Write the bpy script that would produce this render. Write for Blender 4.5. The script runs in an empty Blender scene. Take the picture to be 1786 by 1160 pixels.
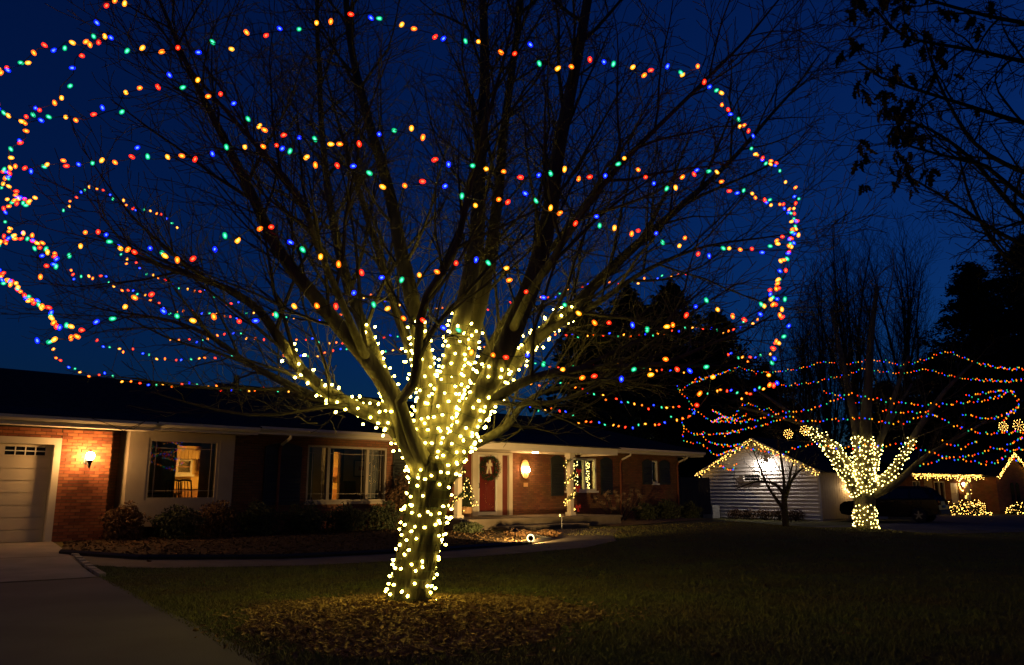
import bpy, bmesh, math, random
import numpy as np
from mathutils import Vector, Matrix, Quaternion, noise as mnoise

random.seed(11)
rng = np.random.default_rng(5)
scn = bpy.context.scene
C = scn.collection
V = Vector

# ------------------------------------------------------------------ camera, sky, exposure
F_PX, CX, CY = 1400.0, 893.0, 580.0
PITCH = math.atan(278 / F_PX)
EYE = V((0, 0, 1.2))
cam_d = bpy.data.cameras.new('camera')
cam_d.sensor_width = 36
cam_d.lens = 36 * F_PX / 1786
cam_d.clip_start = 0.05
cam_d.clip_end = 2000
cam = bpy.data.objects.new('camera', cam_d)
C.objects.link(cam)
cam.location = EYE
cam.rotation_euler = (math.pi / 2 + PITCH, 0, 0)
scn.camera = cam

world = bpy.data.worlds.new('World')
scn.world = world
world.use_nodes = True
nt = world.node_tree
nt.nodes.clear()
w_out = nt.nodes.new('ShaderNodeOutputWorld')
w_bg = nt.nodes.new('ShaderNodeBackground')
w_sky = nt.nodes.new('ShaderNodeTexSky')
w_sky.sky_type = 'NISHITA'
w_sky.sun_disc = False
w_sky.sun_elevation = math.radians(0.0)       # the sun is just going down beyond the houses on the right
w_sky.sun_rotation = math.radians(52)
w_sky.ozone_density = 6.0
w_sky.dust_density = 0.3
w_tint = nt.nodes.new('ShaderNodeMix')
w_tint.data_type = 'RGBA'
w_tint.blend_type = 'MULTIPLY'
w_tint.inputs[0].default_value = 1.0
w_tint.inputs[7].default_value = (0.40, 0.78, 1.0, 1)
nt.links.new(w_sky.outputs[0], w_tint.inputs[6])
nt.links.new(w_tint.outputs[2], w_bg.inputs[0])
w_bg.inputs[1].default_value = 0.14
nt.links.new(w_bg.outputs[0], w_out.inputs[0])

vs = scn.view_settings
vs.view_transform = 'Standard'
vs.look = 'None'
vs.exposure = 0.0
vs.gamma = 1.0
vs.use_curve_mapping = False
cy = scn.cycles
cy.use_denoising = True
cy.max_bounces = 6
cy.diffuse_bounces = 2
cy.glossy_bounces = 3
cy.transparent_max_bounces = 12
cy.sample_clamp_indirect = 4
cy.use_adaptive_sampling = False
cy.use_light_tree = True
cy.caustics_reflective = False
cy.caustics_refractive = False

# ------------------------------------------------------------------ pixels to directions
FW = V((0, math.cos(PITCH), math.sin(PITCH)))
UP = V((0, -math.sin(PITCH), math.cos(PITCH)))
RT = V((1, 0, 0))
def ray(x, y): return FW + RT * ((x - CX) / F_PX) + UP * ((CY - y) / F_PX)
def at(x, y, Y):
    d = ray(x, y)
    return EYE + d * (Y / d.y)
def on_z(x, y, z):
    d = ray(x, y)
    return EYE + d * ((z - EYE.z) / d.z)

# ------------------------------------------------------------------ mesh helpers
class MB:
    def __init__(s): s.v = []; s.f = []; s.m = []
    def quad(s, a, b, c, d, mi=0):
        n = len(s.v); s.v += [tuple(a), tuple(b), tuple(c), tuple(d)]; s.f.append((n, n+1, n+2, n+3)); s.m.append(mi); return s
    def poly(s, pts, mi=0):
        n = len(s.v); s.v += [tuple(p) for p in pts]; s.f.append(tuple(range(n, n+len(pts)))); s.m.append(mi); return s
    def box(s, x0, x1, y0, y1, z0, z1, mi=0):
        n = len(s.v)
        s.v += [(x0,y0,z0),(x1,y0,z0),(x1,y1,z0),(x0,y1,z0),(x0,y0,z1),(x1,y0,z1),(x1,y1,z1),(x0,y1,z1)]
        for f in ((0,3,2,1),(4,5,6,7),(0,1,5,4),(1,2,6,5),(2,3,7,6),(3,0,4,7)):
            s.f.append(tuple(n+i for i in f)); s.m.append(mi)
        return s
    def obox(s, c, ax, ay, az, mi=0):
        c, ax, ay, az = V(c), V(ax), V(ay), V(az); n = len(s.v)
        for k in (-1, 1):
            for (i, j) in ((-1,-1),(1,-1),(1,1),(-1,1)): s.v.append(tuple(c + ax*i + ay*j + az*k))
        for f in ((0,3,2,1),(4,5,6,7),(0,1,5,4),(1,2,6,5),(2,3,7,6),(3,0,4,7)):
            s.f.append(tuple(n+i for i in f)); s.m.append(mi)
        return s
    def prism(s, pts2, axis, a0, a1, mi=0):
        # polygon in a plane, extruded along axis: 'x' -> pts (y,z); 'y' -> pts (x,z); 'z' -> pts (x,y)
        def P(p, a): return {'x': (a, p[0], p[1]), 'y': (p[0], a, p[1]), 'z': (p[0], p[1], a)}[axis]
        n = len(s.v); k = len(pts2)
        s.v += [P(p, a0) for p in pts2] + [P(p, a1) for p in pts2]
        s.f.append(tuple(n+i for i in range(k))); s.m.append(mi)
        s.f.append(tuple(n+k+i for i in reversed(range(k)))); s.m.append(mi)
        for i in range(k):
            j = (i+1) % k
            s.f.append((n+i, n+k+i, n+k+j, n+j)); s.m.append(mi)
        return s
    def tube(s, pts, radii, sides=6, mi=0, cap=True, wob=0.0, ridge=0.0):
        n0 = len(s.v); m = len(pts); frame = None
        for i in range(m):
            p = pts[i]
            t = (pts[min(i+1, m-1)] - pts[max(i-1, 0)])
            if t.length < 1e-9: t = V((0, 0, 1))
            t = t.normalized()
            if frame is None:
                a = t.orthogonal().normalized()
            else:
                a = frame - t * frame.dot(t)
                a = a.normalized() if a.length > 1e-6 else t.orthogonal().normalized()
            frame = a
            b = t.cross(a)
            r = radii[i]
            for k in range(sides):
                th = 2 * math.pi * k / sides
                rr = r
                if wob:
                    q = V((p.x * 2 + math.cos(th) * 1.3, p.y * 2 + math.sin(th) * 1.3, p.z * 1.3))
                    rr = r * (1 + wob * mnoise.noise(q * 2.0) + wob * 0.5 * math.sin(3 * th + p.z * 1.5))
                if ridge:
                    w_ = mnoise.noise(V((th * 2.2, p.z * 1.6, 3.0))) * 2.2
                    rr += r * ridge * (abs(math.sin(th * 9 + w_ + p.z * 1.2)) + 0.6 * mnoise.noise(V((math.cos(th) * 9, math.sin(th) * 9, p.z * 3.5))) - 0.6)
                s.v.append(tuple(p + a * (math.cos(th) * rr) + b * (math.sin(th) * rr)))
        for i in range(m - 1):
            for k in range(sides):
                k2 = (k + 1) % sides
                s.f.append((n0+i*sides+k, n0+i*sides+k2, n0+(i+1)*sides+k2, n0+(i+1)*sides+k)); s.m.append(mi)
        if cap:
            s.f.append(tuple(n0 + k for k in reversed(range(sides)))); s.m.append(mi)
            s.f.append(tuple(n0 + (m-1)*sides + k for k in range(sides))); s.m.append(mi)
        return s
    def lathe(s, prof, center=(0, 0, 0), sides=12, axis='z', mi=0):
        n0 = len(s.v); c = center; m = len(prof)
        for (r, h) in prof:
            for k in range(sides):
                th = 2 * math.pi * k / sides
                a, b = r * math.cos(th), r * math.sin(th)
                p = {'z': (a, b, h), 'y': (a, h, b), 'x': (h, a, b)}[axis]
                s.v.append((c[0]+p[0], c[1]+p[1], c[2]+p[2]))
        for i in range(m - 1):
            for k in range(sides):
                k2 = (k + 1) % sides
                s.f.append((n0+i*sides+k, n0+i*sides+k2, n0+(i+1)*sides+k2, n0+(i+1)*sides+k)); s.m.append(mi)
        s.f.append(tuple(n0+k for k in reversed(range(sides)))); s.m.append(mi)
        s.f.append(tuple(n0+(m-1)*sides+k for k in range(sides))); s.m.append(mi)
        return s
    def add(s, mesh_v, mesh_f, M, mi=0):
        n = len(s.v)
        for p in mesh_v: s.v.append(tuple(M @ V(p)))
        for f in mesh_f: s.f.append(tuple(n + i for i in f)); s.m.append(mi)
        return s
    def mesh(s, name, mats, smooth=False):
        me = bpy.data.meshes.new(name)
        me.from_pydata(s.v, [], s.f)
        mats = mats if isinstance(mats, (list, tuple)) else [mats]
        for m in mats: me.materials.append(m)
        if len(mats) > 1: me.polygons.foreach_set('material_index', s.m)
        if smooth: me.polygons.foreach_set('use_smooth', [True] * len(me.polygons))
        bm = bmesh.new(); bm.from_mesh(me)
        bmesh.ops.recalc_face_normals(bm, faces=bm.faces)
        bm.to_mesh(me); bm.free()
        me.update()
        return me
    def build(s, name, mats, parent=None, smooth=False, kind=None):
        o = bpy.data.objects.new(name, s.mesh(name, mats, smooth))
        C.objects.link(o)
        if parent is not None: o.parent = parent
        if kind: o['kind'] = kind
        return o

def raw_mesh(name, verts, faces, mat, parent=None, kind=None):
    """large triangle soup from numpy arrays (n,3) and (m,3)"""
    me = bpy.data.meshes.new(name)
    nv, nf = len(verts), len(faces)
    me.vertices.add(nv); me.vertices.foreach_set('co', verts.astype(np.float32).ravel())
    me.loops.add(nf * 3); me.loops.foreach_set('vertex_index', faces.astype(np.int32).ravel())
    me.polygons.add(nf); me.polygons.foreach_set('loop_start', np.arange(0, nf * 3, 3, dtype=np.int32))
    me.polygons.foreach_set('loop_total', np.full(nf, 3, dtype=np.int32))
    me.materials.append(mat)
    me.update(calc_edges=True)
    o = bpy.data.objects.new(name, me); C.objects.link(o)
    if parent is not None: o.parent = parent
    if kind: o['kind'] = kind
    return o

def tag(o, label, cat, group=None):
    o['label'] = label; o['category'] = cat
    if group: o['group'] = group
    return o
def thing(name, label, cat, loc=(0, 0, 0), rz=0.0, group=None):
    o = bpy.data.objects.new(name, None); C.objects.link(o)
    o.location = loc; o.rotation_euler = (0, 0, rz); o.empty_display_size = 0.1
    return tag(o, label, cat, group)
def inst(name, me, parent, M=None, kind=None):
    o = bpy.data.objects.new(name, me); C.objects.link(o); o.parent = parent
    if M is not None: o.matrix_local = M
    if kind: o['kind'] = kind
    return o
def structure(o): o['kind'] = 'structure'; return o

# ------------------------------------------------------------------ materials
def mat(name, c1, c2=None, rough=0.8, scale=4.0, bump=0.0, bscale=None, metal=0.0, detail=4.0, stretch=None, spec=0.5):
    m = bpy.data.materials.new(name); m.use_nodes = True
    n = m.node_tree; b = n.nodes['Principled BSDF']
    b.inputs['Roughness'].default_value = rough
    b.inputs['Metallic'].default_value = metal
    b.inputs['Specular IOR Level'].default_value = spec
    tc = n.nodes.new('ShaderNodeTexCoord'); mp = n.nodes.new('ShaderNodeMapping')
    n.links.new(tc.outputs['Object'], mp.inputs[0])
    if stretch: mp.inputs['Scale'].default_value = stretch
    if c2 is None: c2 = tuple(x * 0.75 for x in c1)
    nz = n.nodes.new('ShaderNodeTexNoise'); nz.inputs['Scale'].default_value = scale; nz.inputs['Detail'].default_value = detail
    n.links.new(mp.outputs[0], nz.inputs['Vector'])
    cr = n.nodes.new('ShaderNodeValToRGB')
    cr.color_ramp.elements[0].position = 0.32; cr.color_ramp.elements[0].color = (*c2, 1)
    cr.color_ramp.elements[1].position = 0.68; cr.color_ramp.elements[1].color = (*c1, 1)
    n.links.new(nz.outputs['Fac'], cr.inputs[0]); n.links.new(cr.outputs[0], b.inputs['Base Color'])
    if bump:
        nb = n.nodes.new('ShaderNodeTexNoise'); nb.inputs['Scale'].default_value = bscale or scale * 4; nb.inputs['Detail'].default_value = 6
        n.links.new(mp.outputs[0], nb.inputs['Vector'])
        bp = n.nodes.new('ShaderNodeBump'); bp.inputs['Strength'].default_value = bump; bp.inputs['Distance'].default_value = 0.02
        n.links.new(nb.outputs['Fac'], bp.inputs['Height']); n.links.new(bp.outputs[0], b.inputs['Normal'])
    return m
def emit(name, col, strength=1.0):
    m = bpy.data.materials.new(name); m.use_nodes = True
    n = m.node_tree; n.nodes.clear()
    e = n.nodes.new('ShaderNodeEmission'); e.inputs[0].default_value = (*col, 1); e.inputs[1].default_value = strength
    o = n.nodes.new('ShaderNodeOutputMaterial'); n.links.new(e.outputs[0], o.inputs[0])
    return m
def glass(name, ior=1.75, tint=(1, 1, 1)):
    m = bpy.data.materials.new(name); m.use_nodes = True
    n = m.node_tree; n.nodes.clear()
    t = n.nodes.new('ShaderNodeBsdfTransparent'); t.inputs[0].default_value = (*tint, 1)
    g = n.nodes.new('ShaderNodeBsdfGlossy'); g.inputs['Roughness'].default_value = 0.01
    f = n.nodes.new('ShaderNodeFresnel'); f.inputs[0].default_value = ior
    mx = n.nodes.new('ShaderNodeMixShader'); o = n.nodes.new('ShaderNodeOutputMaterial')
    n.links.new(f.outputs[0], mx.inputs[0]); n.links.new(t.outputs[0], mx.inputs[1]); n.links.new(g.outputs[0], mx.inputs[2])
    n.links.new(mx.outputs[0], o.inputs[0])
    return m
def brick_mat(name, c1, c2, mortar, w=0.205, h=0.068):
    m = bpy.data.materials.new(name); m.use_nodes = True
    n = m.node_tree; b = n.nodes['Principled BSDF']; b.inputs['Roughness'].default_value = 0.9
    b.inputs['Specular IOR Level'].default_value = 0.2
    tc = n.nodes.new('ShaderNodeTexCoord'); sx = n.nodes.new('ShaderNodeSeparateXYZ'); cx = n.nodes.new('ShaderNodeCombineXYZ')
    ad = n.nodes.new('ShaderNodeMath'); ad.operation = 'ADD'
    n.links.new(tc.outputs['Object'], sx.inputs[0])
    n.links.new(sx.outputs['X'], ad.inputs[0]); n.links.new(sx.outputs['Y'], ad.inputs[1])
    n.links.new(ad.outputs[0], cx.inputs['X']); n.links.new(sx.outputs['Z'], cx.inputs['Y'])
    bt = n.nodes.new('ShaderNodeTexBrick')
    bt.inputs['Color1'].default_value = (*c1, 1); bt.inputs['Color2'].default_value = (*c2, 1); bt.inputs['Mortar'].default_value = (*mortar, 1)
    bt.inputs['Scale'].default_value = 1.0; bt.inputs['Mortar Size'].default_value = 0.006
    bt.inputs['Brick Width'].default_value = w; bt.inputs['Row Height'].default_value = h
    n.links.new(cx.outputs[0], bt.inputs['Vector'])
    nz = n.nodes.new('ShaderNodeTexNoise'); nz.inputs['Scale'].default_value = 1.6; n.links.new(tc.outputs['Object'], nz.inputs['Vector'])
    mx = n.nodes.new('ShaderNodeMix'); mx.data_type = 'RGBA'; mx.blend_type = 'MULTIPLY'; mx.inputs[0].default_value = 0.5
    n.links.new(bt.outputs['Color'], mx.inputs[6]); n.links.new(nz.outputs['Color'], mx.inputs[7]); n.links.new(mx.outputs[2], b.inputs['Base Color'])
    bp = n.nodes.new('ShaderNodeBump'); bp.inputs['Strength'].default_value = 0.8; bp.inputs['Distance'].default_value = 0.01; bp.invert = True
    n.links.new(bt.outputs['Fac'], bp.inputs['Height']); n.links.new(bp.outputs[0], b.inputs['Normal'])
    return m

M_lawn = mat('lawn soil and grass', (0.11, 0.105, 0.038), (0.055, 0.05, 0.02), 0.95, 1.2, 0.6, 30, spec=0.1)
M_blade = mat('winter grass', (0.16, 0.175, 0.05), (0.16, 0.125, 0.05), 0.85, 0.9, spec=0.15)
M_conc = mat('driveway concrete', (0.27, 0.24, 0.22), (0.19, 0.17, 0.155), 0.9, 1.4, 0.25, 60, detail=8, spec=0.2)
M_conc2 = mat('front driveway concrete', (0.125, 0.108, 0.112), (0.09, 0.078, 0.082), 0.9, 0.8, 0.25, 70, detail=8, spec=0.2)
M_walk = mat('walkway concrete', (0.19, 0.15, 0.115), (0.12, 0.095, 0.07), 0.92, 1.6, 0.25, 50, spec=0.2)
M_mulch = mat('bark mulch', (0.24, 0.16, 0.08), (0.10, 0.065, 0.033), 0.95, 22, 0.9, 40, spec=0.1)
M_chip = mat('wood chips', (0.38, 0.255, 0.12), (0.14, 0.09, 0.042), 0.95, 9, spec=0.1)
M_leafdry = mat('dry leaves', (0.20, 0.12, 0.05), (0.10, 0.055, 0.025), 0.85, 6, spec=0.2)
M_trunk = mat('furrowed trunk bark', (0.06, 0.05, 0.032), (0.014, 0.012, 0.008), 0.95, 9, 1.0, 26, stretch=(1, 1, 0.14), spec=0.08)
M_bark2 = mat('pale bark', (0.21, 0.18, 0.115), (0.09, 0.077, 0.05), 0.95, 5, 0.8, 18, stretch=(1, 1, 0.2), spec=0.1)
M_bark = mat('grey maple bark', (0.18, 0.155, 0.10), (0.065, 0.055, 0.036), 0.95, 7, 1.0, 22, stretch=(1, 1, 0.18), spec=0.1)
M_twig = mat('twig bark', (0.11, 0.092, 0.065), (0.065, 0.055, 0.038), 0.95, 5, spec=0.1)
M_darkbark = mat('dark bark', (0.05, 0.042, 0.032), (0.03, 0.026, 0.02), 0.95, 6, 0.5, 30, spec=0.1)
M_wire = mat('green wire', (0.012, 0.03, 0.014), None, 0.6)
M_brick = brick_mat('red brick wall', (0.27, 0.11, 0.055), (0.185, 0.073, 0.038), (0.11, 0.08, 0.055))
M_brick1 = mat('red brick', (0.36, 0.125, 0.06), (0.22, 0.075, 0.04), 0.9, 3.0, 0.3, 60, spec=0.2)
M_brick2 = mat('dark red brick', (0.24, 0.08, 0.042), (0.15, 0.05, 0.03), 0.9, 3.0, 0.3, 60, spec=0.2)
M_brick3 = mat('orange brick', (0.40, 0.16, 0.075), (0.27, 0.10, 0.05), 0.9, 3.0, 0.3, 60, spec=0.2)
M_mortar = mat('mortar', (0.10, 0.075, 0.055), None, 0.95, 10)
M_trim = mat('cream painted trim', (0.62, 0.55, 0.44), (0.55, 0.48, 0.38), 0.6, 2.0)
M_white = mat('white paint', (0.72, 0.68, 0.60), (0.64, 0.60, 0.52), 0.5, 2.0)
M_gdoor = mat('garage door paint', (0.56, 0.47, 0.35), (0.50, 0.42, 0.31), 0.6, 1.5)
M_shingle = mat('asphalt shingles', (0.035, 0.034, 0.036), (0.02, 0.02, 0.021), 0.95, 5, 0.8, 30, spec=0.15)
M_shutter = mat('black-green shutter paint', (0.016, 0.02, 0.019), None, 0.6, 3)
M_reddoor = mat('dark red door paint', (0.20, 0.022, 0.016), (0.15, 0.016, 0.012), 0.5, 3)
M_redpanel = mat('dark red panel', (0.16, 0.03, 0.018), None, 0.6, 3)
M_black = mat('black metal', (0.015, 0.015, 0.015), None, 0.45, 4)
M_bronze = mat('aged bronze', (0.16, 0.09, 0.04), None, 0.45, 5, metal=0.6)
M_copper = mat('copper back plate', (0.62, 0.36, 0.17), (0.55, 0.3, 0.14), 0.5, 5)
M_glass = glass('window glass', 2.0)
M_glass2 = glass('lantern glass', 1.3)
M_roomdark = mat('dim room wall', (0.20, 0.135, 0.075), None, 0.9, 2)
M_roomtan = mat('tan room wall', (0.42, 0.32, 0.16), None, 0.9, 2)
M_kitchen = mat('yellow kitchen wall', (0.66, 0.45, 0.16), (0.6, 0.4, 0.14), 0.8, 2)
M_oak = mat('honey oak wood', (0.36, 0.17, 0.055), (0.27, 0.12, 0.04), 0.6, 3, stretch=(1, 1, 0.2))
M_floor = mat('dark wood floor', (0.10, 0.06, 0.03), None, 0.5, 3)
M_darkwood = mat('dark wood', (0.035, 0.018, 0.01), None, 0.5, 3)
M_curtain = mat('grey curtain', (0.12, 0.125, 0.12), (0.08, 0.085, 0.085), 0.95, 10, stretch=(6, 6, 0.3))
M_shrub = mat('shrub leaves', (0.05, 0.062, 0.026), (0.032, 0.036, 0.016), 0.7, 3, spec=0.3)
M_shrubred = mat('bronze shrub leaves', (0.12, 0.062, 0.026), (0.07, 0.036, 0.016), 0.7, 3, spec=0.3)
M_hyd = mat('dried hydrangea', (0.30, 0.20, 0.11), (0.2, 0.13, 0.07), 0.9, 8)
M_conifer = mat('conifer needles', (0.030, 0.042, 0.022), (0.018, 0.026, 0.014), 0.9, 2, spec=0.1)
M_garland = mat('garland needles', (0.035, 0.07, 0.025), (0.02, 0.045, 0.016), 0.8, 8)
M_redbow = mat('red ribbon', (0.45, 0.02, 0.02), None, 0.6, 4)
M_cream = mat('cream ribbon', (0.75, 0.62, 0.45), None, 0.6, 4)
M_siding = mat('white lap siding', (0.70, 0.66, 0.62), (0.62, 0.58, 0.54), 0.6, 1.2)
M_tan = mat('tan siding', (0.52, 0.40, 0.24), (0.47, 0.36, 0.21), 0.7, 1.5)
M_asph = mat('neighbour driveway', (0.14, 0.115, 0.10), (0.10, 0.082, 0.07), 0.95, 1.0, 0.3, 50, spec=0.15)
M_carpaint = mat('black car paint', (0.008, 0.008, 0.009), (0.006, 0.006, 0.007), 0.10, 2, spec=0.25)
M_carglass = mat('dark car glass', (0.012, 0.013, 0.014), None, 0.06, 2)
M_tyre = mat('tyre rubber', (0.018, 0.018, 0.018), None, 0.9, 10)
M_alloy = mat('alloy rim', (0.2, 0.2, 0.21), None, 0.35, 3, metal=0.8)
M_tail = mat('tail light lens', (0.25, 0.01, 0.01), None, 0.15, 3)
M_stone = mat('edging stone', (0.30, 0.27, 0.23), (0.2, 0.18, 0.15), 0.9, 6, 0.4)
M_grey = mat('grey metal', (0.30, 0.30, 0.30), None, 0.5, 3)
M_fence = mat('dark fence board', (0.035, 0.03, 0.026), None, 0.9, 3, stretch=(6, 6, 0.5))
M_picture = mat('landscape print', (0.35, 0.10, 0.07), (0.45, 0.30, 0.2), 0.6, 5)

E_warm = emit('warm white bulb', (12.0, 9.2, 1.25), 4.0)
E_warmfar = emit('warm white far bulb', (8.0, 6.1, 1.5), 2.0)
E_icicle = emit('icicle bulb', (9.0, 4.8, 0.85), 1.7)
E_garl = emit('garland bulb', (6.5, 3.6, 0.7), 1.0)
E_col = [emit('blue bulb', (0.055, 0.15, 3.4), 1.0), emit('green bulb', (0.035, 0.85, 0.34), 1.0),
         emit('yellow bulb', (2.6, 0.86, 0.02), 1.0), emit('orange bulb', (2.8, 0.40, 0.01), 1.0),
         emit('red bulb', (2.8, 0.07, 0.012), 1.0)]
E_lamp = emit('lantern flame', (1.0, 0.53, 0.17), 420)
E_lamp2 = emit('candle bulb', (1.0, 0.56, 0.19), 190)
E_kitch = emit('kitchen lamp', (1.0, 0.52, 0.10), 260)
E_flood = emit('flood lamp', (1.0, 0.86, 0.72), 1300)
E_spot = emit('spot lamp', (1.0, 0.7, 0.3), 6)

# ------------------------------------------------------------------ frames of reference
HANG = math.radians(44)
HO = V((-10.6, 17.6, 0))
HU = V((math.cos(HANG), math.sin(HANG), 0)); HN = V((math.sin(HANG), -math.cos(HANG), 0))
def HP(u, v, z): return HO + HU * u + HN * v + V((0, 0, z))
def uv_of(p): d = p - HO; return d.dot(HU), d.dot(HN)
TREE = V((-1.0, 8.1, 0.13))
def sst(a, b, x):
    t = np.clip((x - a) / (b - a), 0, 1); return t * t * (3 - 2 * t)
def terr(x, y):
    x = np.asarray(x, float); y = np.asarray(y, float)
    u = (x - HO.x) * HU.x + (y - HO.y) * HU.y; v = (x - HO.x) * HN.x + (y - HO.y) * HN.y
    z = 0.15 * sst(7.0, 1.0, v) * sst(29, 25.5, u)
    z = z - 0.28 * sst(11.5, 19, x + 0.4 * (y - 20))
    d = np.hypot(x - TREE.x, y - TREE.y)
    z = z + 0.17 * np.exp(-(d / 1.05) ** 2)
    d2 = np.hypot(x - 12.4, y - 28.7)
    z = z + 0.12 * np.exp(-(d2 / 1.6) ** 2)
    return z
def T(x, y): return float(terr(x, y))

# ------------------------------------------------------------------ ground
gx = np.concatenate([np.linspace(-400, -40, 10), np.arange(-36, -16, 2.0), np.arange(-14, 8, 0.3), np.arange(8, 40, 0.8), np.linspace(42, 500, 14)])
gy = np.concatenate([np.linspace(-60, 0, 8), np.arange(1, 4, 0.8), np.arange(4, 24, 0.3), np.arange(24.5, 70, 1.0), np.linspace(75, 700, 14)])
GX, GY = np.meshgrid(gx, gy)
GZ = terr(GX, GY)
nx, ny = len(gx), len(gy)
gv = np.stack([GX, GY, GZ], -1).reshape(-1, 3)
ii, jj = np.meshgrid(np.arange(nx - 1), np.arange(ny - 1)); a = (jj * nx + ii).ravel()
gf = np.concatenate([np.stack([a, a + 1, a + nx + 1], -1), np.stack([a, a + nx + 1, a + nx], -1)])
ground = raw_mesh('ground', gv, gf, M_lawn); structure(ground)

def strip(name, left, right, m, dz=0.014, nseg=6, nacross=6, parent=None):
    """a ground sheet between two polylines, laid on the terrain"""
    mb = MB(); rows = []
    def res(pl):
        out = []
        for i in range(len(pl) - 1):
            for k in range(nseg): out.append(V(pl[i]).lerp(V(pl[i+1]), k / nseg))
        out.append(V(pl[-1])); return out
    L, R = res(left), res(right)
    for p, q in zip(L, R):
        row = []
        for k in range(nacross + 1):
            s = p.lerp(q, k / nacross)
            row.append(len(mb.v)); mb.v.append((s.x, s.y, T(s.x, s.y) + dz))
        rows.append(row)
    for i in range(len(rows) - 1):
        for k in range(nacross):
            mb.f.append((rows[i][k], rows[i][k+1], rows[i+1][k+1], rows[i+1][k])); mb.m.append(0)
    o = mb.build(name, m, parent)
    if parent is None: structure(o)
    return o
# driveway: right edge from garage corner to the camera's side, two slabs deep, joints between
def dl(t, off):   # t = 0 at the garage, off metres left of the right-hand edge
    p = V((-9.72, 17.5)).lerp(V((-1.65, 5.6)), t)
    n = V((-0.80, -0.60)).normalized()
    return V((p.x, p.y, 0)) + V((n.x, n.y, 0)) * off
drive = bpy.data.objects.new('driveway', None); C.objects.link(drive); structure(drive)
for (t0, t1) in ((0.0, 0.235), (0.238, 0.475)):
    for (o0, o1) in ((0.0, 3.0), (3.02, 6.0)):
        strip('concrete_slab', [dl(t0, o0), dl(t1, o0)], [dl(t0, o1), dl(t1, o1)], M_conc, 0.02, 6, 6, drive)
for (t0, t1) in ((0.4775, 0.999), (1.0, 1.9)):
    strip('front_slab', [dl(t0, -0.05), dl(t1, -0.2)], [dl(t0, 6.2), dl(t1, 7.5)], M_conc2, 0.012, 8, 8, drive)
# light stone edging pieces along the upper slab
for k in range(9):
    t0 = 0.19 + k * 0.031
    p, q = dl(t0, -0.14), dl(t0 + 0.028, -0.03)
    mb = MB(); c = (p + q) / 2
    d = (dl(t0 + 0.028, 0) - dl(t0, 0)) / 2; nrm = V((-d.y, d.x, 0)).normalized() * 0.05
    mb.obox((c.x, c.y, T(c.x, c.y) + 0.02), d * 0.94, nrm, (0, 0, 0.03))
    mb.build('edging_stone', M_stone, drive)

# walkway along the bed to the porch, and the bed itself
bed_edge = [V((-8.15, 15.0, 0)), V((-6.5, 14.5, 0)), V((-4.2, 15.0, 0)), V((-1.6, 16.9, 0)), V((0.35, 19.1, 0)), V((0.95, 20.5, 0)), V((0.2, 21.9, 0))]
walk_out = [V((-7.1, 13.6, 0)), V((-5.9, 13.2, 0)), V((-3.4, 13.7, 0)), V((-0.6, 15.6, 0)), V((1.6, 18.0, 0)), V((2.6, 20.6, 0)), V((2.75, 22.6, 0))]
def in_poly(px, py, poly):
    px = np.asarray(px); py = np.asarray(py); inside = np.zeros(px.shape, bool); n = len(poly)
    for i in range(n):
        x1, y1 = poly[i][0], poly[i][1]; x2, y2 = poly[(i+1) % n][0], poly[(i+1) % n][1]
        c = ((y1 > py) != (y2 > py)) & (px < (x2 - x1) * (py - y1) / (y2 - y1 + 1e-12) + x1)
        inside ^= c
    return inside
strip('walkway', bed_edge, walk_out, M_walk, 0.012, 5, 4)
strip('walkway_landing', [bed_edge[-1], HP(13.6, 3.3, 0)], [walk_out[-1], HP(15.6, 3.9, 0)], M_walk, 0.010, 4, 4)
bed_wall = [HP(u, 0.02, 0) for u in (1.0, 3.0, 5.2, 7.6, 9.6, 10.6, 11.0)]
bed_l = [V((-9.55, 17.0, 0))] + bed_edge[1:]
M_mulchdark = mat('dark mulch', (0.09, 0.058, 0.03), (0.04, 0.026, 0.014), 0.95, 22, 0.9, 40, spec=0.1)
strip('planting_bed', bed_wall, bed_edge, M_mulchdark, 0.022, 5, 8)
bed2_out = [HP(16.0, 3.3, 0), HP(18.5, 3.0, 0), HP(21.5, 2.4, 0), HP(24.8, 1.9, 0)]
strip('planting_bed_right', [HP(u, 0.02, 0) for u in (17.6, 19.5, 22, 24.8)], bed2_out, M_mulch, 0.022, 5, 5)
# low dark edging along the bed
emb = MB(); pts = []
for i in range(len(bed_edge) - 1):
    for k in range(6): pts.append(bed_edge[i].lerp(bed_edge[i+1], k / 6))
pts.append(bed_edge[-1])
emb.tube([V((p.x, p.y, T(p.x, p.y) + 0.04)) for p in pts], [0.055] * len(pts), 6)
tag(emb.build('bed_edging', M_black), 'low dark curved edging between planting bed and walkway', 'edging')
# neighbour drive
strip('neighbour_driveway', [V((11.6, 34.5, 0)), V((17.5, 38.5, 0)), V((22, 44.0, 0)), V((25, 52, 0))], [V((15.5, 29.5, 0)), V((27, 33, 0)), V((42, 44, 0)), V((42, 54, 0))], M_asph, 0.02, 6, 8)

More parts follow.
